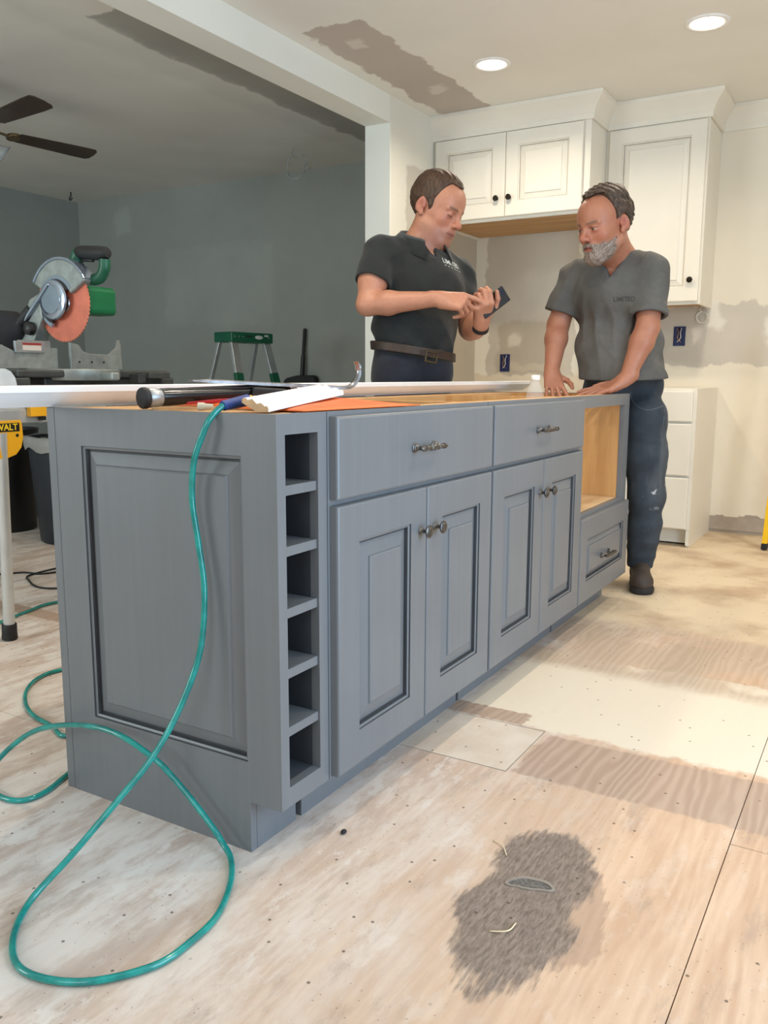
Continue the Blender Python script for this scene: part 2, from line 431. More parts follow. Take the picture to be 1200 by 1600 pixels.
# ---- white crown moulding running over the wall cabinets and along the wall
m_cab = M('white_cabinet_paint', (240, 234, 220), 0.42, var=0.02, scale=3)
def sweep(path, prof, name, mat, **kw):
    """prof: (out, z) points; path: 2D points, outward = right of travel"""
    mb = MB(); n = len(path); k = len(prof); rings = []
    for i in range(n):
        p = Vector(path[i])
        def nrm(a, b):
            d = (Vector(b)-Vector(a)).normalized(); return Vector((d.y, -d.x))
        n1 = nrm(path[i-1], path[i]) if i > 0 else nrm(path[0], path[1])
        n2 = nrm(path[i], path[i+1]) if i < n-1 else n1
        m = (n1+n2); m = m/(m.length_squared/2) if m.length > 1e-5 else n1
        rings.append([(p.x+m.x*o, p.y+m.y*o, z) for o, z in prof])
    vs = [v for r in rings for v in r]
    fs = [(i*k+j, i*k+(j+1) % k, (i+1)*k+(j+1) % k, (i+1)*k+j) for i in range(n-1) for j in range(k)]
    fs += [tuple(range(k)), tuple((n-1)*k+j for j in range(k))]
    mb.add(vs, fs)
    return mb.build(name, mat, **kw)
CAX, CBX = 3.635, 3.925           # faces of the two wall cabinets
zb = 2.347
crown_prof = [(0.0, zb), (0.012, zb), (0.012, zb+0.028), (0.017, zb+0.034), (0.022, zb+0.052), (0.040, zb+0.080), (0.062, zb+0.100),
              (0.066, zb+0.106), (0.074, zb+0.112), (0.074, CEIL-0.001), (0.0, CEIL-0.001)]
path = [(CAX, BY0), (CAX, 0.605), (CBX, 0.605), (CBX, 0.035), (XB, 0.035), (XB, YR)]
cr = sweep(path, crown_prof, 'trim_2', m_cab, smooth=35)
tag(cr, kind='structure')

# unpainted gap and bottom plate along the foot of the back wall
st('baseboard_back', MB().box(XB-0.004, XB+0.01, YR, 0.02, 0.018, 0.10), M('raw_baseboard_strip', (176, 164, 150), 0.8))

# ---- recessed ceiling lights
m_trim = M('lamp_trim_white', (245, 243, 238), 0.4, var=0.01)
lens = NT('lamp_lens'); lens.color((1, 1, 1, 1)); 
lens.p.inputs['Emission Color'].default_value = (1.0, 0.87, 0.68, 1); lens.p.inputs['Emission Strength'].default_value = 14.0
LAMP_W = 9.6
def can_light(x, y, label, watt=LAMP_W):
    t = thing('recessed_light', (x, y, CEIL), label, 'ceiling light', 'recessed lights in the kitchen ceiling')
    MB().lathe((x, y, CEIL), (0, 0, -1), [(0.0, 0.095), (0.004, 0.094), (0.007, 0.088), (0.006, 0.074), (0.001, 0.070), (0.0, 0.069)], 40, cap=False).build('trim_ring', m_trim, t, smooth=True)
    MB().lathe((x, y, CEIL), (0, 0, -1), [(0.0005, 0.071), (0.0045, 0.060), (0.006, 0.03), (0.0065, 0.001)], 40).build('lens', lens.m, t, smooth=True)
    d = bpy.data.lights.new('recessed_lamp', 'AREA'); d.shape = 'DISK'; d.size = 0.13; d.energy = watt
    d.color = (1.0, 0.87, 0.70); d.spread = math.radians(150)
    o = bpy.data.objects.new('recessed_lamp', d); C.objects.link(o); o.parent = t; o.location = (0, 0, -0.012)
can_light(2.95, 0.91, 'lit recessed ceiling light above the two-door wall cabinet')
can_light(2.956, -0.11, 'lit recessed ceiling light nearest the right edge of the ceiling')
for x, y, w in ((2.95, -1.13, 'by the back wall, right of the picture'), (0.95, -0.11, 'over the front of the island'), (0.95, -1.13, 'over the bare floor in front of the patio door'), (0.95, 0.91, 'over the back of the island')):
    can_light(x, y, 'recessed ceiling light '+w)
# ================================================================== joinery helpers
def paint_mat(name, col, rough, dark=False):
    t = NT(name); P = t.pos(); c = srgb(*col)
    # brushed, faintly glazed paint: fine streaks along the grain plus a soft mottling
    a = t.noise(t.mapping(P, (60, 60, 2.0)), 1.0, 4, 0.6); b = t.noise(t.mapping(P, (3, 3, 3)), 1.3, 3)
    k = t.math('ADD', t.math('MULTIPLY', a, 0.55), t.math('MULTIPLY', b, 0.45))
    t.color(t.mix(t.ramp(k, 0.32, 0.68), tuple(v*0.955 for v in c[:3])+(1,), tuple(v*1.045 for v in c[:3])+(1,)))
    t.set(Roughness=rough); t.p.inputs['Specular IOR Level'].default_value = 0.45
    t.bump(a, 0.04, 0.001)
    return t.m
m_grey = paint_mat('glazed_grey_paint', (113, 116, 119), 0.36)
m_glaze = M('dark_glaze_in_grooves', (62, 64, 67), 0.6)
def wood_mat(name, c1, c2, axis=2, rough=0.55, sc=1.0):
    t = NT(name); P = t.pos(); s = [14*sc]*3; s[axis] = 1.2*sc
    a = t.noise(t.mapping(P, tuple(s)), 1.5, 5, 0.6, 0.6); b = t.noise(P, 2.0, 3)
    k = t.math('ADD', t.math('MULTIPLY', a, 0.75), t.math('MULTIPLY', b, 0.25))
    t.color(t.mix(t.ramp(k, 0.3, 0.7), srgb(*c1), srgb(*c2))); t.set(Roughness=rough)
    t.bump(a, 0.06, 0.001)
    return t.m
m_maple = wood_mat('maple_carcass', (190, 140, 84), (212, 166, 108), 2)
m_maple_h = wood_mat('maple_rail', (200, 152, 98), (222, 180, 128), 0)
m_maple_pale = wood_mat('pale_plywood', (206, 170, 124), (228, 198, 156), 0)

def rings(mb, o, e1, e2, e3, u0, u1, v0, v1, prof, cap=True, mi=None, capmi=0):
    """nested rectangles: prof = (inset, height); the last one is closed"""
    o, e1, e2, e3 = Vector(o), Vector(e1), Vector(e2), Vector(e3); vs = []
    for ins, h in prof:
        for u, v in ((u0+ins, v0+ins), (u1-ins, v0+ins), (u1-ins, v1-ins), (u0+ins, v1-ins)):
            vs.append(o+e1*u+e2*v+e3*h)
    n = len(mb.v); mb.v += [tuple(v) for v in vs]
    for i in range(len(prof)-1):
        for k in range(4):
            k2 = (k+1) % 4
            mb.f.append((n+i*4+k, n+i*4+k2, n+(i+1)*4+k2, n+(i+1)*4+k)); mb.m.append(mi[i] if mi else 0)
    if cap:
        q = (len(prof)-1)*4
        mb.f.append((n+q, n+q+1, n+q+2, n+q+3)); mb.m.append(capmi)
    return mb

def raised_panel(parent, o, e1, e2, e3, u0, u1, v0, v1, mats, bw=0.036, d=0.010, field=0.0):
    """the raised field that sits in a frame opening (u0..v1 = the opening)"""
    mb = MB()
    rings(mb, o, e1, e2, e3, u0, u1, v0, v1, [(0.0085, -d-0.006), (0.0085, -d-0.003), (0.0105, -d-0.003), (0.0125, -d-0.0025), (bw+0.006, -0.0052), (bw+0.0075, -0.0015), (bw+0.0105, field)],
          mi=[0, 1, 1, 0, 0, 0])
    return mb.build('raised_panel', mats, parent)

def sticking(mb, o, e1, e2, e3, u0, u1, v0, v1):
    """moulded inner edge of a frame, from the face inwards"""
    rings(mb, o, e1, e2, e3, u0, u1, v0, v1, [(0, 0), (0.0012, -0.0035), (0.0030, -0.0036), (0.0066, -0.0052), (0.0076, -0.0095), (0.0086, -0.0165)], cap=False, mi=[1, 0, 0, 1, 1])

def door(parent, name, o, e1, e2, e3, w, h, s, mats, t=0.020, sb=None, bw=0.037, panel=True):
    mb = MB(); sb = sb or s
    # outer edge, eased
    if panel:
        rings(mb, o, e1, e2, e3, 0, w, 0, h, [(0.0, -t), (0.0, -0.0055), (0.0012, -0.002), (0.005, 0.0), (s, 0.0)], cap=False)
        sticking(mb, o, e1, e2, e3, s, w-s, s, h-s)
        rings(mb, o, e1, e2, e3, 0, w, 0, h, [(0.0, -t), (s+0.02, -t)], cap=True)
    else:
        rings(mb, o, e1, e2, e3, 0, w, 0, h, [(0.002, -t), (0.0, -t), (0.0, -0.0055), (0.0012, -0.002), (0.005, 0.0)])
        rings(mb, o, e1, e2, e3, 0, w, 0, h, [(0.0, -t), (0.01, -t)])
    d = mb.build(name, mats, parent)
    if panel: raised_panel(d, o, e1, e2, e3, s, w-s, s, h-s, mats, bw)
    return d

m_pewter = M('antique_pewter', (104, 102, 100), 0.36, 0.9, var=0.35, scale=120)
m_bronze = M('oil_rubbed_bronze', (52, 44, 36), 0.38, 0.85, var=0.2, scale=90)
def knob(parent, c, n, mat, k=1.0):
    pr = [(0, .0085), (.0015, .009), (.003, .0075), (.005, .0055), (.010, .0045), (.0135, .006), (.0155, .0045), (.018, .007), (.020, .0125),
          (.0225, .0155), (.025, .016), (.0265, .0145), (.0270, .0125), (.0285, .0120), (.0290, .0095), (.0302, .0088), (.0308, .0055), (.0314, .001)]
    MB().lathe(c, n, [(a*k, b*k) for a, b in pr], 20).build('knob', mat, parent, smooth=40)
def bar_pull(parent, c, e1, n, mat, L=0.128):
    """turned bail pull: two rosettes, posts and a ringed bar"""
    c, e1, n = Vector(c), Vector(e1), Vector(n); mb = MB(); h = L/2-0.016
    for s in (-1, 1):
        mb.lathe(c+e1*s*h, n, [(0, .011), (.002, .0115), (.004, .009), (.006, .0095), (.008, .007), (.012, .005), (.022, .0048), (.026, .007), (.032, .006), (.034, .002)], 14)
    p = c-e1*(L/2)+n*0.028
    pr = []
    for t, r in ((0, .002), (.006, .0055), (.012, .0065), (.017, .0045), (.024, .0052), (.034, .0058), (.042, .0048), (.046, .0072), (.050, .0048), (.056, .0062), (.064, .0078)):
        pr.append((t, r))
    pr = pr+[(L-t, r) for t, r in reversed(pr[:-1])]
    mb.lathe(p, e1, pr, 14)
    mb.build('pull', mat, parent, smooth=45)

EX, EY, EZ = Vector((1,0,0)), Vector((0,1,0)), Vector((0,0,1))
FN = Vector((0,-1,0))
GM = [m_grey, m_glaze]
DZ0, DZ1, RZ0, RZ1 = 0.112, 0.687, 0.700, 0.866   # doors, drawer fronts
TOP, DEP, TK = 0.876, 0.626, 0.079

# ================================================================== island, unit by unit
# ---- open cubby column with the panelled end
u = thing('open_shelf_cabinet', (0.08, 0.31, 0), 'narrow grey open cubby unit with raised panel end, nearest the camera', 'cabinet', 'grey island cabinets')
X1 = 0.160
mb = MB()
mb.box(0, 0.026, 0, 0.020, 0.108, TOP).box(0.130, X1, 0, 0.020, 0.108, TOP)
mb.box(0.026, 0.130, 0, 0.020, 0.838, TOP).box(0.026, 0.130, 0, 0.020, 0.108, 0.148)
mb.build('face_frame', GM, u)
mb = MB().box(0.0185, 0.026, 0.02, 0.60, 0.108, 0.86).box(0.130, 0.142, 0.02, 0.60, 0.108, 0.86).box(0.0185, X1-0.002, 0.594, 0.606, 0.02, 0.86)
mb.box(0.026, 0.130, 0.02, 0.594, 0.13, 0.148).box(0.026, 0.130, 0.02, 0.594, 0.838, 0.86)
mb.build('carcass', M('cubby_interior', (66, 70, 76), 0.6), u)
for z in (0.724, 0.608, 0.488, 0.368, 0.250):
    MB().box(0.0262, 0.1298, 0.004, 0.594, z, z+0.019).build('shelf', GM, u, bevel=0.0012)
# end panel (faces -x)
ON = Vector((-1,0,0)); OU = Vector((0,-1,0))
oo = Vector((0.0, 0.600, 0.0))         # u runs from the back (0) to the front
mb = MB()
T = 0.018
PY0, PY1, PZ0, PZ1 = 0.083, 0.521, 0.192, 0.797
mb.box(0, T, PY1, 0.600, 0, TOP)                       # back stile
mb.box(0, T, 0.020, PY0, 0.108, TOP)                   # front stile
mb.box(0, T, PY0, PY1, PZ1, TOP)                       # top rail
mb.box(0, T, PY0, PY1, 0, PZ0).box(0, T, TK, PY0, 0, 0.108)   # bottom rail, down to the floor
mb2 = MB(); mb2.v, mb2.f, mb2.m = list(mb.v), list(mb.f), list(mb.m)
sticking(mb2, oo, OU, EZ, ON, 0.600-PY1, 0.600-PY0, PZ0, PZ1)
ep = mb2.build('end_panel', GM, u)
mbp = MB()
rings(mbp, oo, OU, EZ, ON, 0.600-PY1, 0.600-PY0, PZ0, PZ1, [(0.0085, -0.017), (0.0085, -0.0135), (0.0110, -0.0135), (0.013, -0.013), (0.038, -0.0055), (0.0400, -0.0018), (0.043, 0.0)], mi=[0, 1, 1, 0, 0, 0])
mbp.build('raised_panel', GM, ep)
MB().box(0.0, T, 0.6015, DEP, 0.0, TOP).build('back_stile', GM, u, bevel=0.0015)
MB().box(T+0.001, X1-0.012, TK, TK+0.016, 0, 0.106).build('toe_kick', GM, u)
MB().box(0.02, X1-0.003, 0.022, 0.60, 0.861, 0.8745).build('top_board', m_maple_h, u)

def carcass(u, x0, x1, zshelf=None, niche=None):
    """maple box, open at the top, held by stretchers"""
    for a, b in ((x0+0.001, x0+0.016), (x1-0.016, x1-0.001)):
        MB().box(a, b, 0.020, 0.606, 0.10, 0.874).build('side_panel', m_maple, u)
    MB().box(x0+0.016, x1-0.016, 0.595, 0.606, 0.02, 0.874).build('back_panel', m_maple, u)
    MB().box(x0+0.016, x1-0.016, 0.020, 0.595, 0.108, 0.123).build('bottom_panel', m_maple_pale, u)
    MB().box(x0+0.016, x1-0.016, 0.022, 0.095, 0.856, 0.8735).build('stretcher', m_maple_h, u)
    MB().box(x0+0.016, x1-0.016, 0.520, 0.594, 0.850, 0.8735).build('stretcher', m_maple_h, u)
    for a, b in ((x0+0.0005, x1-0.0005),):
        MB().box(a+0.006, b-0.006, TK, TK+0.016, 0, 0.106).build('toe_kick', GM, u)
def back_cover(u, x0, x1):
    MB().box(x0+0.0005, x1-0.0005, 0.608, DEP, 0, TOP-0.001).build('back_skin', GM, u)

def base_cabinet(x0, x1, d0, d1, label):
    u = thing('base_cabinet', ((x0+x1)/2, 0.31, 0), label, 'cabinet', 'grey island cabinets')
    mb = MB()
    mb.box(x0+0.0005, x0+0.04, 0, 0.0195, 0.108, TOP).box(x1-0.04, x1-0.0005, 0, 0.0195, 0.108, TOP)
    mb.box(x0+0.04, x1-0.04, 0, 0.0195, 0.838, TOP).box(x0+0.04, x1-0.04, 0, 0.0195, 0.672, 0.712).box(x0+0.04, x1-0.04, 0, 0.0195, 0.108, 0.148)
    mb.build('face_frame', GM, u)
    carcass(u, x0, x1); back_cover(u, x0, x1)
    MB().box(x0+0.016, x1-0.016, 0.02, 0.20, 0.735, 0.747).build('drawer_divider', m_maple_h, u)
    MB().box((x0+x1)/2-0.008, (x0+x1)/2+0.008, 0.10, 0.5195, 0.79, 0.862).build('cross_brace', m_maple_h, u)
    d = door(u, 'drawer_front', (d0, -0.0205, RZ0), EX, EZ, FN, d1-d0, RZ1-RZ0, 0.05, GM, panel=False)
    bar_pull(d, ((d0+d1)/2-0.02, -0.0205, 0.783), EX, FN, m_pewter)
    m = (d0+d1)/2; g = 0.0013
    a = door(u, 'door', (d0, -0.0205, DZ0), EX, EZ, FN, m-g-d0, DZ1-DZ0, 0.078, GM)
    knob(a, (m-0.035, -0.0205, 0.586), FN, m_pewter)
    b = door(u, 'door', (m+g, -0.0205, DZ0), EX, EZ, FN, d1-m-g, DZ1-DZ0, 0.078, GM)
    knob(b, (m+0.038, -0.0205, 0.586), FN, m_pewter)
    return u
base_cabinet(0.162, 0.9375, 0.170, 0.9315, 'grey base cabinet beside the open cubby column, one wide drawer over two doors')
base_cabinet(0.9395, 1.7365, 0.9435, 1.7335, 'grey base cabinet in the middle, next to the open wooden niche')

# ---- microwave cabinet with open niche and a drawer below
x0, x1 = 1.7385, 2.393
u = thing('niche_cabinet', ((x0+x1)/2, 0.31, 0), 'grey cabinet with open wooden niche over a panelled drawer, at the far end', 'cabinet', 'grey island cabinets')
mb = MB()
mb.box(x0, 1.785, 0, 0.0195, 0.108, TOP).box(2.325, x1, 0, 0.0195, 0.108, TOP)
mb.box(1.785, 2.325, 0, 0.0195, 0.832, TOP).box(1.785, 2.325, 0, 0.0195, 0.405, 0.445).box(1.785, 2.325, 0, 0.0195, 0.108, 0.148)
mb.build('face_frame', GM, u)
carcass(u, x0, x1-0.001); back_cover(u, x0, x1)
MB().box(x0+0.017, x1-0.017, 0.0200, 0.594, 0.430, 0.4455).build('niche_floor', m_maple_pale, u)
MB().box(2.327, x1-0.0165, 0.020, 0.594, 0.446, 0.858).build('niche_lining', m_maple, u)
MB().box(x1-0.0005, x1+0.004, 0.0, DEP, 0.108, TOP).build('end_skin', GM, u)
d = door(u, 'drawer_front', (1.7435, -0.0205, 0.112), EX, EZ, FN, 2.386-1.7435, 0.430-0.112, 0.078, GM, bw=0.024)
bar_pull(d, (2.055, -0.0205, 0.258), EX, FN, m_pewter)

# ================================================================== white kitchen cabinets on the back wall
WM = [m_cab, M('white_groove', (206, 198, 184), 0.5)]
BN = Vector((-1,0,0)); BU = Vector((0,-1,0))          # seen from the room: u runs to the right (-y)
m_under = wood_mat('raw_cabinet_underside', (176, 134, 84), (206, 164, 110), 1)
def wall_cabinet(name, label, xf, y0, y1, z0, z1, doors, s, knobs):
    """y0 > y1 : left and right side as seen from the room"""
    u = thing(name, (xf+0.15, (y0+y1)/2, z0), label, 'cabinet', 'white wall cabinets')
    mb = MB().box(xf+0.02, XB-0.001, y1, y1+0.016, z0, CEIL-0.004).box(xf+0.02, XB-0.001, y0-0.016, y0, z0, CEIL-0.004)
    mb.box(xf+0.02, XB-0.001, y1+0.016, y0-0.016, CEIL-0.02, CEIL-0.004)
    mb.build('carcass', WM, u)
    mb = MB().box(xf, xf+0.0195, y1, y1+0.04, z0, CEIL-0.004).box(xf, xf+0.0195, y0-0.03, y0, z0, CEIL-0.004)
    mb.box(xf, xf+0.0195, y1+0.04, y0-0.03, z0, z0+0.035).box(xf, xf+0.0195, y1+0.04, y0-0.03, 2.32, CEIL-0.004)
    mb.build('face_frame', WM, u, bevel=0.001)
    un = MB().box(xf+0.0205, XB-0.001, y1+0.0165, y0-0.0165, z0+0.016, z0+0.028).build('underside', m_under, u)
    for (a, b, c, d_), kp in zip(doors, knobs):
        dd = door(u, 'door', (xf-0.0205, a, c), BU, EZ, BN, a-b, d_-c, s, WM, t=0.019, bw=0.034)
        knob(dd, (xf-0.0205, kp[0], kp[1]), BN, m_bronze, 1.05)
    return u
wall_cabinet('wall_cabinet', 'white two-door wall cabinet with raw wooden underside, above the range space', CAX, BY0-0.002, 0.607, 1.856, 2.36,
             [(1.566, 1.1085, 1.872, 2.342), (1.1055, 0.647, 1.872, 2.342)], 0.078, [(1.155, 1.975), (1.075, 1.975)])
wall_cabinet('wall_cabinet', 'tall white single-door wall cabinet at the right of the two-door one', CBX, 0.606, 0.037, 1.352, 2.36,
             [(0.586, 0.048, 1.368, 2.340)], 0.078, [(0.092, 1.484)])

# ---- white base drawers
u = thing('drawer_base_cabinet', (3.95, 0.21, 0), 'white three-drawer base cabinet on the floor against the back wall', 'cabinet')
fx = 3.665
mb = MB().box(fx+0.02, XB-0.001, -0.030, -0.012, 0.0, 0.883).box(fx+0.02, XB-0.001, 0.452, 0.470, 0.0, 0.883).box(fx+0.02, XB-0.001, -0.012, 0.452, 0.86, 0.883)
mb.box(fx, fx+0.0195, -0.030, 0.470, 0.100, 0.883)
mb.build('carcass', WM, u, bevel=0.001)
MB().box(fx+0.075, fx+0.09, -0.0118, 0.4518, 0.012, 0.099).build('toe_kick', WM, u)
MB().box(fx+0.0005, fx+0.02, -0.030, -0.012, 0.012, 0.0985).build('toe_return', WM, u)
for z0, z1 in ((0.702, 0.868), (0.404, 0.690), (0.106, 0.392)):
    door(u, 'drawer_front', (fx-0.0205, 0.458, z0), BU, EZ, BN, 0.458+0.012, z1-z0, 0.03, WM, t=0.019, panel=False)

# ---- blue electrical boxes let into the wall, and loose cable
m_bluebox = M('blue_plastic_box', (20, 34, 84), 0.45)
m_wire = M('white_cable', (232, 228, 218), 0.5); m_copper = M('copper_wire', (196, 150, 110), 0.4, 0.6); m_black = M('black_plastic', (22, 22, 23), 0.42, var=0.15)
def outlet_box(y, z, label):
    u = thing('electrical_box', (XB, y, z), label, 'electrical box', 'blue electrical boxes in the back wall')
    w, h = 0.035, 0.058; mb = MB(); o = Vector((XB-0.003, y, z))
    rings(mb, o, BU, EZ, BN, -w, w, -h, h, [(0.0, -0.002), (0.0, 0.002), (0.0035, 0.002), (0.004, -0.001), (0.0045, -0.0018)])
    mb.build('box', m_bluebox, u)
    for k, (c, dx) in enumerate(((m_wire, -0.012), (m_black, 0.006), (m_copper, 0.014))):
        pts = spline([(XB-0.004, y+dx, z+0.05), (XB-0.02, y+dx*0.4-0.004, z+0.02), (XB-0.024, y+dx-0.004*k, z-0.01), (XB-0.015, y-dx*0.8, z-0.035)], 6)
        MB().tube(pts, 0.0021, 6).build('wire', c, u, smooth=True)
outlet_box(1.357, 1.035, 'blue electrical box with loose wires below the two-door wall cabinet')
outlet_box(0.212, 1.191, 'blue electrical box below the tall single-door wall cabinet')
def cable_coil(name, pts, label, r=0.0028):
    o = MB().tube(spline(pts, 8), r, 7).build(name, m_wire, smooth=True)
    return tag(o, label, 'cable')
cc = []
for i in range(26):
    a = 2*math.pi*i/10; cc.append((XB-0.012-0.006*math.sin(a*0.7), 0.085+0.030*math.sin(a)+0.004*math.sin(i), 1.300+0.036*math.cos(a)*0.9))
cable_coil('cable_loop', [(XB-0.006, 0.075, 1.378), (XB-0.02, 0.098, 1.345)]+cc, 'white cable coiled on the wall under the tall wall cabinet')
# ================================================================== things lying on the island
m_mould = M('primed_white_moulding', (240, 240, 240), 0.45, var=0.02)
m_mdf = M('raw_mdf_edge', (206, 168, 128), 0.8, var=0.12, scale=60)
# long length of moulding along the back edge of the island, running out past its near end
prof = [(0.628, 0.8775), (0.612, 0.8775), (0.604, 0.884), (0.590, 0.892), (0.580, 0.904), (0.574, 0.909), (0.574, 0.921), (0.577, 0.923), (0.628, 0.923)]
mb = MB(); n = len(prof); xs = (-0.75, 2.74)
mb.add([(x, y, z) for x in xs for y, z in prof], [(i, (i+1) % n, n+(i+1) % n, n+i) for i in range(n)], 0)
mb.add([(xs[0], y, z) for y, z in prof], [tuple(range(n))], 1); mb.add([(xs[1], y, z) for y, z in prof], [tuple(range(n))], 1)
tag(mb.build('moulding_length', [m_mould, m_mdf], smooth=30), 'long white moulding lying along the back edge of the grey island', 'moulding')

# short offcut of crown moulding with its raw sawn end, leaning on the orange cloth
A = Vector((0.030, 0.040, 0.8785)); B = Vector((0.452, 0.152, 0.9015))
e1 = (B-A).normalized(); e2 = Vector((-e1.y, e1.x, 0)).normalized(); e3 = e1.cross(e2)
cp = [(0.0, 0.0), (0.0, 0.009), (0.004, 0.014), (0.012, 0.013), (0.017, 0.017), (0.024, 0.021), (0.031, 0.019), (0.038, 0.019), (0.045, 0.025), (0.052, 0.030), (0.060, 0.028),
      (0.066, 0.027), (0.072, 0.031), (0.082, 0.031), (0.086, 0.026), (0.086, 0.020), (0.040, 0.0)]
cp = [(a*0.66, b*0.8) for a, b in cp]
L = (B-A).length; n = len(cp); mb = MB()
v0 = [A+e2*a+e3*b+e1*(0.012*(a/0.086)) for a, b in cp]; v1 = [A+e1*L+e2*a+e3*b+e1*(-0.05*(a/0.086)) for a, b in cp]
mb.add(v0+v1, [(i, (i+1) % n, n+(i+1) % n, n+i) for i in range(n)], 0)
mb.add(v0, [tuple(range(n))], 1); mb.add(v1, [tuple(range(n))], 1)
tag(mb.build('moulding_offcut', [m_mould, m_mdf], smooth=30), 'short white crown moulding offcut with raw sawn end on the island', 'moulding')

# orange cloth lying in a low mound over the open cabinets
m_orange = M('orange_plastic_sheet', (232, 112, 52), 0.55, var=0.06, bump=0.05, bscale=30)
nx, ny = 26, 20; vs = []; fs = []
P00, P10, P11, P01 = Vector((0.10, 0.012)), Vector((0.555, 0.004)), Vector((0.66, 0.42)), Vector((0.20, 0.46))
for j in range(ny+1):
    for i in range(nx+1):
        s, t = i/nx, j/ny
        p = (P00*(1-s)+P10*s)*(1-t)+(P01*(1-s)+P11*s)*t
        h = (math.sin(math.pi*s)*math.sin(math.pi*min(1, t*1.1)))**0.6 if 0 < s < 1 and 0 < t < 0.91 else 0
        z = 0.8785+0.026*abs(h)*(0.35+0.65*t)+0.0015*math.sin(9*s+4*t)*h
        vs.append((p.x, p.y, z))
for j in range(ny):
    for i in range(nx):
        a = j*(nx+1)+i; fs.append((a, a+1, a+nx+2, a+nx+1))
o = MB().add(vs, fs).build('orange_sheet', m_orange, smooth=True)
so = o.modifiers.new('solid', 'SOLIDIFY'); so.thickness = 0.002; so.offset = 0
tag(o, 'orange sheet lying over the open tops of the grey cabinets', 'sheet')

# pry bar with its claw standing up
m_steel = M('worn_steel', (150, 150, 150), 0.32, 0.9, var=0.25, scale=40)
bar = spline([(0.15, 0.345, 0.9345), (0.22, 0.322, 0.932), (0.32, 0.29, 0.927), (0.45, 0.245, 0.921), (0.535, 0.212, 0.9165), (0.567, 0.204, 0.922), (0.585, 0.199, 0.944), (0.587, 0.199, 0.965), (0.580, 0.200, 0.980)], 8)
mb = MB(); rs = []
N = len(bar)
for i, p in enumerate(bar):
    q = bar[min(i+1, N-1)]-bar[max(i-1, 0)]; q.normalize()
    sd = Vector((0.37, 0.93, 0)).normalized(); upv = q.cross(sd).normalized()
    w = 0.0085 if i < N-10 else 0.010; h = 0.0042*(1.0 if i < N-6 else max(0.25, (N-1-i)/6))
    if i < 5: h = 0.0015+0.0027*i/5; w = 0.012-0.0035*i/5
    rs.append([p+sd*w+upv*h*0.4, p+sd*w*0.6+upv*h, p-sd*w*0.6+upv*h, p-sd*w+upv*h*0.4, p-sd*w-upv*h, p+sd*w-upv*h])
vs = [v for r in rs for v in r]; fs = [(i*6+k, i*6+(k+1) % 6, (i+1)*6+(k+1) % 6, (i+1)*6+k) for i in range(N-1) for k in range(6)]
fs += [(0,1,2,3,4,5), tuple((N-1)*6+k for k in range(6))]
tag(mb.add(vs, fs).build('pry_bar', m_steel, smooth=40), 'steel pry bar lying on the orange sheet, curved claw up', 'pry bar')

# nail gun lying on its side
m_rubber = M('black_rubber', (26, 27, 28), 0.6, var=0.15); m_gunmetal = M('gloss_black_housing', (18, 18, 20), 0.22, var=0.2)
m_alu = M('cast_aluminium', (168, 172, 174), 0.38, 0.7, var=0.12, scale=30); m_red = M('red_plastic', (176, 30, 34), 0.4)
g0 = Vector((0.032, 0.372, 0.8985)); g1 = Vector((0.44, 0.270, 0.9090)); ga = (g1-g0).normalized()
gs = Vector((-ga.y, ga.x, 0)).normalized(); gu = ga.cross(gs)
u = thing('nail_gun', (0.03, 0.37, 0.8765), 'black pneumatic nail gun lying on the near end of the island', 'nail gun')
MB().lathe(g0, ga, [(0, .014), (.001, .0205), (.004, .0222), (.012, .0222), (.015, .0205), (.016, .017)], 26).build('end_cap', m_rubber, u, smooth=40)
MB().lathe(g0+ga*0.015, ga, [(0, .0190), (.004, .0205), (.020, .0200), (.034, .0165), (.040, .014)], 26).build('cylinder_head', m_alu, u, smooth=40)
for k in range(6):
    a = k*math.pi/3; d = gs*math.cos(a)+gu*math.sin(a)
    MB().lathe(g0+ga*0.034+d*0.0135, ga, [(0, .003), (.014, .003)], 8).build('bolt', m_alu, u)
MB().lathe(g0+ga*0.044, ga, [(0, .012), (.002, .0185), (.020, .0190), (.060, .0175), (.140, .0150), (.250, .0155), (.300, .0165), (.340, .0150), (.345, .010)], 22).build('barrel', m_gunmetal, u, smooth=40)
mb = MB().bar(g0+ga*0.06+gu*0.010, g0+ga*0.36+gu*0.0115, 0.019, 0.016, gu)
mb.build('magazine', m_gunmetal, u, bevel=0.004)
MB().bar(g0+ga*0.10-gu*0.0125+gs*(-0.004), g0+ga*0.30-gu*0.011-gs*0.004, 0.018, 0.010, gu).build('side_grip', m_red, u, bevel=0.003)
MB().bar(g0+ga*0.27-gs*0.012+gu*0.002, g0+ga*0.34-gs*0.052-gu*0.004, 0.024, 0.024, gu).build('handle', m_rubber, u, bevel=0.006)
MB().bar(g0+ga*0.36, g0+ga*0.41, 0.016, 0.020, gu).build('nose', m_steel, u, bevel=0.003)

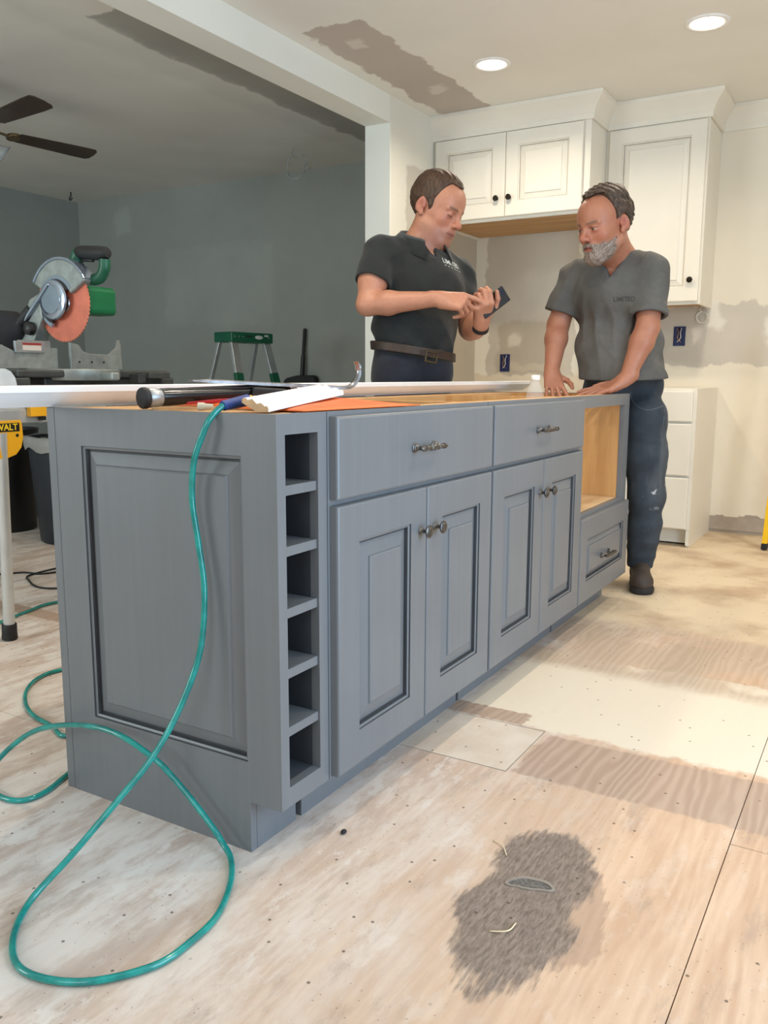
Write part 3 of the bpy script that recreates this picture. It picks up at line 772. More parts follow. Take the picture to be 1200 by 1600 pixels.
# teal air hose: from the gun over the edge, down the panel and across the floor
t = NT('teal_hose'); t.color(t.mix(t.ramp(t.noise(t.pos(), 30, 3), 0.3, 0.7), srgb(0, 118, 112), srgb(14, 148, 138)))
t.set(Roughness=0.22); t.p.inputs['Coat Weight'].default_value = 0.5; m_hose = t.m
u = thing('air_hose', (-0.2, 0.3, 0), 'teal air hose draped over the island end and looping on the floor', 'hose')
hp = [(0.060, 0.130, 0.8955), (0.035, 0.133, 0.8920), (0.010, 0.1355, 0.8870), (-0.014, 0.145, 0.864), (-0.022, 0.157, 0.834), (-0.026, 0.176, 0.785), (-0.022, 0.188, 0.710), (-0.020, 0.177, 0.624),
      (-0.022, 0.164, 0.537), (-0.032, 0.165, 0.436), (-0.050, 0.177, 0.362), (-0.082, 0.202, 0.275), (-0.128, 0.224, 0.206), (-0.190, 0.256, 0.137), (-0.262, 0.288, 0.066), (-0.350, 0.300, 0.013),
      (-0.430, 0.236, 0.0068), (-0.463, 0.157, 0.0068), (-0.431, 0.061, 0.0068), (-0.348, -0.006, 0.0068), (-0.269, -0.015, 0.0068), (-0.195, -0.005, 0.0068), (-0.110, 0.039, 0.0068),
      (-0.050, 0.090, 0.009), (-0.030, 0.130, 0.022), (-0.030, 0.157, 0.050), (-0.030, 0.207, 0.091), (-0.034, 0.254, 0.130), (-0.043, 0.298, 0.165), (-0.050, 0.401, 0.199), (-0.050, 0.522, 0.190),
      (-0.050, 0.653, 0.150), (-0.060, 0.736, 0.096), (-0.085, 0.780, 0.042), (-0.112, 0.760, 0.012), (-0.122, 0.715, 0.0068), (-0.120, 0.665, 0.0068), (-0.098, 0.638, 0.0068), (-0.058, 0.634, 0.0068), (-0.005, 0.650, 0.0068), (0.12, 0.70, 0.0068), (0.23, 0.76, 0.0068), (0.24, 0.82, 0.0068),
      (0.17, 0.851, 0.0068), (0.195, 0.93, 0.0068), (0.215, 1.03, 0.0068), (0.261, 1.129, 0.0068), (0.335, 1.222, 0.0068), (0.417, 1.277, 0.0068), (0.504, 1.281, 0.0068), (0.70, 1.20, 0.0068), (0.98, 1.22, 0.0068),
      (1.20, 1.50, 0.0068), (1.22, 1.85, 0.0068), (1.037, 1.985, 0.0068), (0.899, 1.966, 0.0068), (0.737, 1.92, 0.0068), (0.4, 1.80, 0.0068), (-0.2, 1.9, 0.0068)]
MB().tube(spline(hp, 8), 0.0063, 10).build('tube', m_hose, u, smooth=True)
m_bluerub = M('blue_rubber_sleeve', (34, 62, 128), 0.5)
pr = []
for k in range(13):
    pr += [(k*0.0052, 0.0088+0.0018*k/12), (k*0.0052+0.0033, 0.0100+0.0018*k/12)]
f0 = Vector((0.012, 0.1355, 0.8885)); f1 = Vector((0.080, 0.128, 0.8985))
MB().lathe(f0, f1-f0, pr, 16).build('strain_relief', m_bluerub, u, smooth=50)
MB().lathe(f1-(f1-f0).normalized()*0.006, f1-f0, [(0, .007), (.004, .0085), (.014, .0085), (.016, .006), (.024, .006)], 6).build('fitting', M('brass', (190, 160, 96), 0.35, 0.9), u)
# small clear nozzle lying by the gun
o = MB().lathe((0.030, 0.215, 0.8850), Vector((0.5, -0.8, 0)), [(0, .004), (.001, .008), (.012, .008), (.016, .006), (.030, .005), (.031, .003)], 14).build('hose_plug', M('ivory_plastic', (206, 196, 172), 0.4), smooth=40)
tag(o, 'small ivory plastic plug lying between nail gun and hose', 'plug')
mb = MB().bar((0.022, 0.33, 0.8790), (0.20, 0.19, 0.8790), 0.018, 0.005)
tag(mb.build('wood_shim', M('shim_wood', (178, 138, 92), 0.7, stretch=(3, 3, 3)), bevel=0.0006), 'thin wooden shim lying under the nail gun', 'shim')

# water bottle standing inside the open cabinet
u = thing('water_bottle', (1.655, 0.138, 0.7475), 'clear plastic water bottle with white cap standing in the island', 'bottle')
t = NT('clear_plastic'); t.color((0.93, 0.96, 0.98, 1)); t.set(Roughness=0.04, IOR=1.22); t.p.inputs['Alpha'].default_value = 0.15; m_pet = t.m
bz = 0.7475; bc = (1.655, 0.138, bz)
MB().lathe(bc, EZ, [(0, .022), (.001, .029), (.006, .032), (.060, .032), (.066, .0305), (.072, .032), (.118, .032), (.130, .0315), (.150, .0265), (.168, .019), (.180, .0135), (.184, .0125), (.186, .0145), (.189, .0145), (.190, .012), (.191, .012)], 28).build('bottle', m_pet, u, smooth=35)
pr = [(.1855, .0148), (.187, .0155), (.200, .0155), (.202, .0145), (.2025, .001)]
MB().lathe(bc, EZ, pr, 30).build('cap', M('white_plastic', (244, 244, 242), 0.35, var=0.01), u, smooth=40)
MB().lathe(bc, EZ, [(.078, .0322), (.079, .0326), (.114, .0326), (.115, .0322)], 28, cap=False).build('paper_band', M('blue_label', (120, 150, 190), 0.5), u, smooth=40)

# ================================================================== miter saw on its stand, behind the island
m_green = M('green_housing', (12, 104, 62), 0.35, var=0.1); m_dgreen = M('dark_green_housing', (14, 84, 58), 0.4)
m_cast = M('cast_grey', (150, 156, 152), 0.45, 0.55, var=0.14, scale=25); m_darkcast = M('dark_cast', (72, 74, 72), 0.5, 0.4, var=0.2, scale=20)
m_guard = M('polished_guard', (168, 180, 196), 0.2, 0.85, var=0.08); m_blade = M('orange_blade', (220, 122, 96), 0.35, 0.25, var=0.12, scale=14)
SX, SY, SZ = 0.968, 1.74, 1.208            # blade centre
u = thing('miter_saw', (0.98, 1.76, 0.905), 'green and silver miter saw with orange blade raised, on its stand', 'miter saw')
# base and turntable
mb = MB().box(0.66, 1.37, 1.62, 1.90, 0.935, 0.962)
mb.box(0.64, 0.70, 1.60, 1.92, 0.905, 0.935).box(1.31, 1.38, 1.60, 1.92, 0.905, 0.935).box(0.80, 1.16, 1.66, 1.90, 0.905, 0.936)
mb.build('base', m_darkcast, u, bevel=0.006)
MB().lathe((0.985, 1.73, 0.925), EZ, [(0, .165), (.008, .17), (.036, .17), (.041, .165), (.041, .02)], 48).build('turntable', m_cast, u, smooth=40)
MB().box(0.965, 1.005, 1.50, 1.62, 0.925, 0.955).build('mitre_arm', m_cast, u, bevel=0.006)
mb = MB().box(1.20, 1.31, 1.55, 1.62, 0.932, 0.955).box(1.16, 1.20, 1.57, 1.62, 0.915, 0.950)
mb.build('vise_mount', m_darkcast, u, bevel=0.003)
# fences: two castings either side of the blade
fy0, fy1 = 1.80, 1.812
lf = [(0.56, 0.967), (0.975, 0.967), (0.975, 1.045), (0.945, 1.045), (0.945, 1.07), (0.81, 1.07), (0.81, 1.02), (0.74, 1.05), (0.56, 1.075)]
rf = [(x_+0.030, z_) for x_, z_ in [(1.005, 0.967), (1.262, 0.967), (1.257, 1.070), (1.250, 1.086), (1.240, 1.084), (1.232, 1.055), (1.205, 1.036), (1.195, 1.026), (1.09, 1.028), (1.065, 1.038), (1.045, 1.062), (1.015, 1.066), (1.005, 1.070)]]
for poly in (lf, rf):
    MB().prism(poly, (0, 0, 0), EX, EZ, EY, fy0, fy1).build('fence', m_cast, u, bevel=0.0015)
for x in (1.075, 1.135, 1.195): MB().lathe((x, fy0-0.0005, 0.995), -EY, [(0, .004), (.0015, .004)], 10).build('fence_screw', m_black, u)
MB().box(0.785, 0.915, 1.790, 1.7995, 1.025, 1.066).build('sliding_fence', m_alu, u, bevel=0.001)
MB().box(0.815, 0.895, 1.7885, 1.7897, 1.033, 1.060).build('warning_sticker', M('cream_sticker', (212, 200, 186), 0.5), u)
MB().box(0.815, 0.895, 1.7878, 1.7886, 1.052, 1.060).build('sticker_band', M('sticker_red', (150, 48, 40), 0.5), u)
# the long side table casting with its rounded white end
MB().prism([(0.52, 0.908), (0.645, 0.908), (0.640, 0.935), (0.625, 0.955), (0.605, 0.965), (0.52, 0.965)], (0, 0, 0), EX, EZ, EY, 1.60, 1.78).build('side_extension', M('pale_grey_casting', (214, 220, 222), 0.4), u, bevel=0.002)
# blade with teeth
nt = 60; R0 = 0.1430; pts = []
for k in range(nt):
    a = 2*math.pi*k/nt; pts += [(math.cos(a)*R0, math.sin(a)*R0), (math.cos(a+0.035)*(R0-0.005), math.sin(a+0.035)*(R0-0.005)), (math.cos(a+0.06)*(R0-0.004), math.sin(a+0.06)*(R0-0.004))]
MB().prism(pts, (SX, SY, SZ), EY, EZ, EX, -0.0014, 0.0014).build('blade', m_blade, u)
MB().lathe((SX-0.0014, SY, SZ), -EX, [(0, .034), (.004, .032), (.005, .014), (.014, .013), (.015, .002)], 20).build('arbor', m_steel, u, smooth=40)
# upper guard: an arc-shaped housing over the back and top of the blade
def arc_poly(r0, r1, a0, a1, n=22):
    o = [(math.cos(math.radians(a0+(a1-a0)*k/n))*r1, math.sin(math.radians(a0+(a1-a0)*k/n))*r1) for k in range(n+1)]
    return o+[(math.cos(math.radians(a1+(a0-a1)*k/n))*r0, math.sin(math.radians(a1+(a0-a1)*k/n))*r0) for k in range(n+1)]
# in (y, z): the operator's side is -y, so the guard spans from the front-top to the rear
MB().prism(arc_poly(0.066, 0.160, 28, 152), (SX, SY, SZ), EY, EZ, EX, -0.020, 0.026).build('upper_guard', m_cast, u, bevel=0.006)
MB().prism(arc_poly(0.157, 0.166, 30, 150), (SX, SY, SZ), EY, EZ, EX, -0.024, 0.030).build('guard_rim', m_guard, u, bevel=0.002)
# lower guard plate swung up over the hub
mb = MB().lathe((SX-0.022, SY+0.028, SZ+0.012), -EX, [(0, .072), (.004, .074), (.010, .070), (.014, .052), (.016, .050), (.017, .001)], 36)
mb.build('lower_guard', m_guard, u, smooth=35)
MB().prism(arc_poly(0.080, 0.098, -70, 150), (SX-0.012, SY+0.016, SZ+0.004), EY, EZ, EX, -0.010, 0.004).build('guard_ring', m_guard, u, bevel=0.002)
MB().prism(arc_poly(0.073, 0.082, -75, 150), (SX-0.016, SY+0.020, SZ+0.006), EY, EZ, EX, -0.008, 0.004).build('guard_seal', m_black, u)
# link arm from the hub back to the pivot, and the pivot column
MB().bar((SX-0.030, SY+0.035, SZ+0.07), (SX-0.030, SY+0.26, SZ-0.13), 0.012, 0.030, EX).build('link_arm', m_guard, u, bevel=0.003)
MB().prism([(0.10, 0.04), (0.16, 0.02), (0.24, -0.12), (0.235, -0.235), (0.14, -0.235), (0.155, -0.15), (0.09, -0.05)], (SX, SY, SZ), EY, EZ, EX, -0.030, 0.035).build('pivot_arm', m_cast, u, bevel=0.006)
MB().box(SX-0.05, SX+0.05, 1.85, 1.96, 0.93, 1.02).build('pivot_block', m_darkcast, u, bevel=0.008)
MB().lathe((SX-0.034, SY+0.15, SZ-0.09), -EX, [(0, .022), (.004, .026), (.020, .024), (.026, .016), (.027, .002)], 16).build('depth_knob', m_black, u, smooth=40)
# motor on the far side
MB().prism([(-0.056, -0.040), (-0.045, -0.052), (0.045, -0.052), (0.056, -0.040), (0.056, 0.040), (0.040, 0.052), (-0.040, 0.052), (-0.056, 0.040)], (SX, SY-0.02, SZ+0.015), EY, EZ, EX, 0.04, 0.185).build('motor', m_green, u, bevel=0.010, seg=3)
MB().lathe((SX+0.018, SY-0.01, SZ+0.01), EX, [(0, .05), (.01, .062), (.04, .064)], 24).build('gearbox', m_cast, u, smooth=40)
# D-handle at the front
hx = SX+0.030
mb = MB()
mb.tube(spline([(hx, SY-0.060, SZ+0.115), (hx, SY-0.085, SZ+0.098), (hx, SY-0.130, SZ+0.082), (hx, SY-0.170, SZ+0.090), (hx, SY-0.192, SZ+0.118), (hx, SY-0.196, SZ+0.150)], 6), 0.021, 12)
mb.tube([(hx, SY-0.01, SZ+0.12), (hx, SY-0.045, SZ+0.155), (hx, SY-0.060, SZ+0.185)], [0.028, 0.027, 0.024], 12)
mb.build('handle_loop', m_dgreen, u, smooth=40)
MB().lathe((hx, SY-0.055, SZ+0.183), Vector((0, -1, -0.08)), [(0, .018), (.006, .024), (.03, .026), (.115, .0255), (.148, .023), (.160, .016), (.162, .002)], 16).build('grip', m_rubber, u, smooth=40)
MB().bar((hx, SY-0.08, SZ+0.157), (hx, SY-0.135, SZ+0.152), 0.014, 0.016).build('trigger', m_black, u, bevel=0.003)
# dust bag behind
db = Vector((SX-0.030, SY+0.31, SZ-0.085))
mb = MB()
vs = []; 
prof_b = [(-0.115, .020, .024), (-0.10, .036, .040), (-0.05, .058, .072), (0.02, .064, .088), (0.08, .062, .090), (0.13, .050, .078), (0.155, .028, .06)]
sg = 20
for h, rx_, rz_ in prof_b:
    for k in range(sg):
        a = 2*math.pi*k/sg; w = 1+0.05*math.sin(3*a+h*30)
        vs.append(db+EY*h*1.0+EX*rx_*math.cos(a)*w+EZ*(rz_*math.sin(a)*w-0.10*(h+0.13)))
n = len(prof_b)
fs = [(i*sg+k, i*sg+(k+1) % sg, (i+1)*sg+(k+1) % sg, (i+1)*sg+k) for i in range(n-1) for k in range(sg)]+[tuple(range(sg)), tuple((n-1)*sg+k for k in range(sg))]
mb.add(vs, fs).build('dust_bag', M('black_bag_fabric', (34, 34, 38), 0.85, var=0.2, bump=0.15, bscale=60), u, smooth=True)
MB().tube([(SX-0.02, SY+0.16, SZ-0.02), (SX-0.035, SY+0.20, SZ-0.06), (SX-0.045, SY+0.24, SZ-0.095)], [0.024, 0.022, 0.019], 14).build('dust_spout', m_rubber, u, smooth=40)

# ---- the stand
m_yellow = M('yellow_bracket', (240, 174, 30), 0.4, var=0.05); m_beam_alu = M('anodised_beam', (206, 208, 206), 0.35, 0.5, var=0.06)
u = thing('saw_stand', (1.2, 1.72, 0), 'aluminium miter saw stand with yellow leg bracket, left behind the island', 'saw stand')
mb = MB()
mb.prism([(-0.045, -0.033), (0.045, -0.033), (0.045, 0.012), (0.036, 0.016), (0.036, 0.033), (-0.036, 0.033), (-0.036, 0.016), (-0.045, 0.012)], (0, 1.70, 0.812), EY, EZ, EX, 0.30, 2.05)
mb.build('beam', m_beam_alu, u, bevel=0.0015)
for x in (0.67, 1.345):
    mb = MB().box(x-0.035, x+0.035, 1.63, 1.90, 0.876, 0.9045).box(x-0.03, x+0.03, 1.66, 1.74, 0.8455, 0.876)
    mb.build('mount', m_black, u, bevel=0.003)
# yellow clamp on the beam
mb = MB().box(0.715, 0.785, 1.632, 1.654, 0.800, 0.846).box(0.725, 0.770, 1.640, 1.75, 0.8455, 0.860)
mb.build('clamp', m_yellow, u, bevel=0.002)
MB().box(0.755, 0.775, 1.630, 1.648, 0.786, 0.799).build('clamp_pin', m_black, u)
def bracket(x, side, text=False):
    y = 1.70+side*0.053
    pl_ = [(-0.16, 0.0), (0.040, 0.0), (0.044, -0.02), (0.046, -0.06), (0.036, -0.095), (0.014, -0.118), (-0.02, -0.128), (-0.10, -0.128), (-0.14, -0.11), (-0.16, -0.07)]
    b = MB().prism(pl_, (x, y, 0.790), EX, EZ, EY*side, 0.0, 0.006).build('leg_bracket', m_yellow, u, bevel=0.0015)
    for dx, dz, r in ((0.022, -0.052, .0058), (-0.030, -0.052, .0075), (-0.095, -0.052, .0058)):
        MB().lathe((x+dx, y+side*0.0062, 0.790+dz), EY*side, [(0, r), (.001, r)], 14).build('bracket_hole', m_black, b)
    MB().lathe((x-0.027, y+side*0.006, 0.790-0.104), EY*side, [(0, .006), (.002, .0055), (.003, .002)], 12).build('rivet', m_steel, b, smooth=40)
    return b
def leg(x, side, fx, fy):
    a = Vector((x, 1.70+side*0.047, 0.72)); b = Vector((fx, fy, 0.050)); d = (b-a).normalized()
    lg = MB().tube([a-d*0.03, b], 0.020, 14).build('leg', m_beam_alu, u, smooth=40)
    MB().lathe(b-d*0.012, d, [(0, .024), (.004, .026), (.035, .0265), (.056, .028), (.058, .02)], 14).build('rubber_foot', m_rubber, lg, smooth=40)
br = bracket(0.640, -1, True); leg(0.607, -1, 0.633, 1.715)
bracket(0.640, 1); leg(0.56, 1, 0.53, 2.20)
bracket(1.90, -1); leg(1.86, -1, 1.84, 1.30); bracket(1.90, 1); leg(1.86, 1, 1.88, 2.15)
def text_mesh(name, s, size, o, e1, e2, e3, mat, parent, bold=0.0, depth=0.0006, align='CENTER', sx=1.0):
    cu = bpy.data.curves.new(name, 'FONT'); cu.body = s; cu.size = size; cu.extrude = depth; cu.align_x = align; cu.align_y = 'CENTER'; cu.offset = bold
    tmp = bpy.data.objects.new(name+'_tmp', cu); C.objects.link(tmp)
    dg = bpy.context.evaluated_depsgraph_get(); me = bpy.data.meshes.new_from_object(tmp.evaluated_get(dg))
    bpy.data.objects.remove(tmp, do_unlink=True)
    mb = MB(); o, e1, e2, e3 = Vector(o), Vector(e1), Vector(e2), Vector(e3)
    mb.add([o+e1*v.co.x*sx+e2*v.co.y+e3*v.co.z for v in me.vertices], [tuple(p.vertices) for p in me.polygons])
    bpy.data.meshes.remove(me)
    return mb.build(name, mat, parent)
MB().box(0.535, 0.672, 1.6395, 1.6412, 0.752, 0.781).build('logo_plate', m_black, br, bevel=0.0005)
text_mesh('logo_lettering', 'DEWALT', 0.030, (0.6025, 1.6392, 0.7665), EX, EZ, -EY, M('logo_yellow', (250, 206, 40), 0.4), br, 0.0006, sx=1.02)

# ================================================================== den: bins, ladder, squeegee, fan, cables
m_bin = M('dark_navy_plastic', (30, 38, 46), 0.45, var=0.12)
def bin_(c, r, h, label, liner=True, name='trash_can', mat=m_bin):
    u = thing(name, c, label, 'trash can')
    pr = [(0, r*0.80), (.01, r*0.83), (h*0.9, r*0.97), (h*0.91, r), (h*0.985, r*1.01), (h, r*1.03), (h, r*0.98), (h*0.93, r*0.94), (0.03, r*0.78), (0.02, 0.01)]
    MB().lathe(c, EZ, pr, 36, cap=False).build('can', mat, u, smooth=40)
    if liner:
        vs = []; sg = 48
        for h_, rr in ((h-0.07, r*1.02), (h-0.045, r*1.045), (h+0.003, r*1.05), (h+0.006, r*1.0), (h-0.06, r*0.92)):
            for k in range(sg):
                a = 2*math.pi*k/sg; w = 0.012*math.sin(5*a)+0.008*math.sin(11*a+1)
                vs.append((c[0]+rr*math.cos(a)*1.0, c[1]+rr*math.sin(a), h_+(w if h_ < h-0.05 else w*0.2)))
        fs = [(i*sg+k, i*sg+(k+1) % sg, (i+1)*sg+(k+1) % sg, (i+1)*sg+k) for i in range(4) for k in range(sg)]
        MB().add(vs, fs).build('liner', M('grey_bag_liner', (150, 150, 146), 0.5), u, smooth=True)
    return u
bin_((2.09, 3.06, 0), 0.28, 0.60, 'dark trash can with a pale liner folded over its rim, behind the saw stand')
tag(MB().obox((2.10, 2.98, 0.615), (0.9, 0.3, 0.25), (-0.3, 0.95, 0), (-0.25, -0.05, 0.95), 0.16, 0.11, 0.05).build('carton_scrap', M('brown_scrap', (96, 78, 66), 0.8), bevel=0.003), 'crumpled brown carton lying in the lined trash can', 'carton')
tag(MB().obox((2.02, 3.12, 0.735), (0.8, -0.5, 0.25), (0.5, 0.85, 0), (-0.2, 0.1, 0.95), 0.12, 0.07, 0.03).build('foam_scrap', M('grey_scrap', (126, 130, 134), 0.8), bevel=0.003), 'grey packing scrap on top of the lined trash can', 'scrap')
bin_((2.05, 3.72, 0), 0.22, 0.62, 'black plastic bin at the left behind the lined trash can', False, 'waste_bin', m_black)
cord = spline([(1.0, 2.9, 0.005), (1.2, 2.68, 0.005), (1.328, 2.58, 0.005), (1.35, 2.49, 0.005), (1.43, 2.45, 0.005), (1.6, 2.42, 0.005), (1.62, 2.50, 0.005), (1.45, 2.52, 0.005), (1.30, 2.50, 0.005), (1.24, 2.42, 0.005), (1.18, 2.28, 0.005), (1.22, 2.17, 0.005), (1.4, 2.05, 0.005), (1.8, 2.1, 0.005)], 8)
tag(MB().tube(cord, 0.0045, 8).build('extension_cord', m_rubber, smooth=True), 'black extension cord looped on the floor under the saw', 'cord')

# ---- step ladder
u = thing('step_ladder', (3.30, 2.83, 0), 'green-topped aluminium step ladder standing in the den', 'ladder')
lc = Vector((3.30, 2.83, 0)); la = Vector((0.995, -0.107, 0)).normalized(); ld = Vector((-0.107, -0.995, 0)).normalized()   # long axis, towards camera
H = 1.225
m_lgreen = M('ladder_green', (6, 88, 62), 0.4); m_lalu = M('ladder_aluminium', (186, 192, 194), 0.35, 0.75, var=0.08)
capo = MB().obox(lc+EZ*(H-0.033), la, ld, EZ, 0.19, 0.085, 0.033).build('top_cap', m_lgreen, u, bevel=0.006)
for s in (-0.16, -0.125, -0.09, 0.15): MB().lathe(lc+la*s+ld*0.0855+EZ*(H-0.030), ld, [(0, .006), (.002, .005), (.0022, .001)], 10).build('rivet', m_steel, capo)
mb = MB(); mb.prism([(math.cos(2*math.pi*k/28)*0.036, math.sin(2*math.pi*k/28)*0.0125) for k in range(28)], lc+la*0.055+ld*0.0855+EZ*(H-0.030), la, EZ, ld, 0.0, 0.0012)
mb.build('oval_badge', M('badge_white', (214, 220, 216), 0.4), capo)
MB().obox(lc-la*0.035+ld*0.0858+EZ*(H-0.026), la, ld, EZ, 0.03, 0.0006, 0.005).build('embossed_bar', m_black, capo)
MB().obox(lc+la*0.125+ld*0.0858+EZ*(H-0.018), la, ld, EZ, 0.018, 0.0006, 0.005).build('badge_bar', M('badge_white', (214, 220, 216)), capo)
front = []; 
for s in (-1, 1):
    a = lc+la*s*0.150+ld*0.055+EZ*(H-0.06); b = lc+la*s*0.225+ld*0.36+EZ*0.02
    r_ = MB().bar(a, b, 0.060, 0.024, ld).build('front_rail', m_lalu, u, bevel=0.002); front.append((a, b))
    MB().obox(b-EZ*0.008, la, ld, EZ, 0.018, 0.036, 0.012).build('foot', m_rubber, r_)
    pa, pb = a+(b-a)*0.18, a+(b-a)*0.24
    MB().bar(pa, pb, 0.064, 0.028, ld).build('green_sleeve', m_lgreen, r_, bevel=0.002)
    a2 = lc+la*s*0.165-ld*0.055+EZ*(H-0.06); b2 = lc+la*s*0.235-ld*0.42+EZ*0.02
    r_ = MB().bar(a2, b2, 0.030, 0.022, ld).build('rear_rail', m_lalu, u, bevel=0.002)
    MB().obox(b2-EZ*0.008, la, ld, EZ, 0.018, 0.022, 0.012).build('foot', m_rubber, r_)
for k in (0.25, 0.5, 0.75):
    p = front[0][0].lerp(front[0][1], k); q = front[1][0].lerp(front[1][1], k)
    MB().bar(p+la*0.012, q-la*0.012, 0.075, 0.022, ld.cross(la)).build('step', m_lalu, u, bevel=0.002)
for k in (0.3, 0.7):
    p = (lc+la*-0.165-ld*0.055+EZ*(H-0.06)).lerp(lc-la*0.235-ld*0.42+EZ*0.02, k); q = (lc+la*0.165-ld*0.055+EZ*(H-0.06)).lerp(lc+la*0.235-ld*0.42+EZ*0.02, k)
    MB().bar(p, q, 0.02, 0.012).build('rear_brace', m_lalu, u)

# ---- black dustpan-like scraper hung on the den wall
u = thing('floor_squeegee', (XB-0.06, 3.04, 0.85), 'black long-handled squeegee hanging on the den wall beside the ladder', 'squeegee')
mb = MB().prism([(-0.155, 0.870), (-0.150, 0.905), (-0.125, 0.925), (-0.03, 0.945), (0.03, 0.948), (0.110, 0.948), (0.140, 0.935), (0.148, 0.90), (0.145, 0.870)], (XB-0.075, 3.045, 0), -EY, EZ, EX, 0.0, 0.060)
mb.build('head', m_rubber, u, bevel=0.006)
MB().tube([(XB-0.045, 3.036, 0.935), (XB-0.035, 3.030, 1.10)], 0.017, 14).build('socket', m_black, u, smooth=40)
MB().tube([(XB-0.035, 3.030, 1.10), (XB-0.024, 3.022, 1.285), (XB-0.023, 3.021, 1.305)], [0.0125, 0.0135, 0.010], 14).build('handle', m_rubber, u, smooth=40)
MB().lathe((XB-0.03, 3.022, 1.292), EX, [(0, .002), (.03, .002)], 8).build('hanging_nail', m_steel, u)

# ---- ceiling fan
fc = Vector((1.74, 3.335, CEIL)); u = thing('ceiling_fan', fc, 'dark-bladed ceiling fan with glass light on the den ceiling', 'ceiling fan')
m_fanm = M('antique_brass_fan', (132, 112, 84), 0.3, 0.85, var=0.2, scale=40)
m_fanblade = wood_mat('dark_walnut_blade', (46, 34, 26), (66, 50, 40), 0, 0.4)
MB().lathe(fc, -EZ, [(0, .075), (.03, .070), (.045, .030), (.05, .014), (.10, .014), (.11, .06), (.125, .10), (.175, .115), (.20, .11), (.225, .085), (.235, .05), (.25, .05), (.26, .065), (.27, .06), (.275, .01)], 36).build('motor_housing', m_fanm, u, smooth=40)
ang0 = math.radians(-8.5)
for k in range(4):
    a = ang0+k*math.radians(90); d = Vector((math.cos(a), math.sin(a), 0)); s = Vector((-d.y, d.x, 0)); tl = (s*math.cos(0.22)-EZ*math.sin(0.22))
    nn = d.cross(tl); z = fc+EZ*(-0.255)
    mb = MB().prism([(0.245, -0.040), (0.255, -0.048), (0.62, -0.063), (0.695, -0.062), (0.712, -0.045), (0.718, 0.0), (0.712, 0.045), (0.695, 0.062), (0.62, 0.063), (0.255, 0.048), (0.245, 0.040)], z, d, tl, nn, -0.003, 0.003)
    mb.build('blade', m_fanblade, u, bevel=0.001)
    mb = MB().bar(z+d*0.095+EZ*0.012, z+d*0.20, 0.022, 0.008).lathe(z+d*0.225-nn*0.004, nn, [(-0.006, .034), (-0.004, .038), (0.010, .038), (.012, .034)], 20)
    mb.build('blade_iron', m_fanm, u, bevel=0.001)
m_glass = NT('frosted_lamp_glass'); m_glass.color((0.85, 0.88, 0.86, 1)); m_glass.set(Roughness=0.25); m_glass.p.inputs['Transmission Weight'].default_value = 0.6
for k in range(4):
    a = math.radians(-30+90*k); d = Vector((math.cos(a), math.sin(a), -0.75)).normalized()
    p = fc+EZ*(-0.275)+d*0.02
    MB().tube([p, p+d*0.06], 0.009, 10).build('lamp_arm', m_fanm, u, smooth=40)
    MB().lathe(p+d*0.055, d, [(0, .018), (.01, .024), (.05, .036), (.085, .052), (.105, .066), (.103, .063), (.085, .049), (.05, .033), (.01, .02)], 24, cap=False).build('glass_shade', m_glass.m, u, smooth=True)
# ---- loose cable hanging from the den ceiling, and a ceiling hook
cc = [(3.72, 2.715, CEIL-0.002), (3.715, 2.72, CEIL-0.05)]
for i in range(26):
    a = math.pi+2*math.pi*i/11; cc.append((3.715+0.010*math.sin(i*1.3), 2.685-0.088*math.cos(a*1.0+math.pi)*(1-0.006*i)+0.006*math.sin(i*2.1), CEIL-0.125+0.085*math.sin(a)*(1-0.004*i)))
o = cable_coil('ceiling_cable', cc, 'grey cable coil hanging from the den ceiling beside the post', 0.0035)
o.data.materials.clear(); o.data.materials.append(M('grey_cable', (160, 164, 160), 0.5))
o = MB().tube(spline([(3.93, 5.22, CEIL-0.001), (3.93, 5.22, CEIL-0.03), (3.925, 5.235, CEIL-0.055), (3.92, 5.215, CEIL-0.068), (3.925, 5.195, CEIL-0.05)], 6), 0.0055, 8).build('ceiling_hook', m_black, smooth=True)
tag(o, 'small black hook screwed in the den ceiling near the corner', 'hook')

# ---- yellow spirit level leaning on the back wall, and bits on the floor
u = thing('spirit_level', (3.835, -0.402, 0), 'yellow spirit level standing upright on the floor at the right edge', 'spirit level')
m_lvl = M('level_yellow', (250, 200, 16), 0.35, var=0.03)
a = Vector((3.835, -0.402, 0.004)); b = Vector((3.90, -0.450, 1.18)); d = (b-a).normalized(); sd = EY; nn = d.cross(sd)
bd = MB().obox((a+b)/2+d*0.01, d, sd, nn, (b-a).length/2-0.022, 0.014, 0.030).build('rail', m_lvl, u, bevel=0.002)
for p, s in ((a, 1), (b, -1)):
    MB().obox(p+d*s*0.018, d, sd, nn, 0.017, 0.0155, 0.032).build('end_cap', m_rubber, u, bevel=0.004)
for k in (0.085, 0.6, 1.1):
    c = a+d*k
    MB().lathe(c-sd*0.0145, sd, [(0, .018), (.029, .018)], 20).build('vial_window', m_black, u)
    MB().tube([c-sd*0.0-d*0.012, c+d*0.012], 0.0158, 12).build('vial', M('vial_green', (170, 210, 90), 0.2), u, smooth=40)
def stone(name, c, r, col, label, cat):
    mb = MB(); mb.ellipsoid((c[0], c[1], r*0.55), EX, EY, EZ, r, r*0.75, r*0.55, 12, 8)
    tag(mb.build(name, M(name+'_mat', col, 0.7), smooth=True), label, cat)
stone('rubber_scrap', (0.155, -0.040), 0.008, (30, 28, 28), 'small black rubber scrap on the floor before the island', 'scrap')
def splinter(pts, label):
    tag(MB().tube(spline([(x, y, 0.0016+dz) for x, y, dz in pts], 6), 0.0013, 6).build('wood_splinter', M('pale_splinter', (226, 206, 170), 0.6), smooth=True), label, 'splinter')
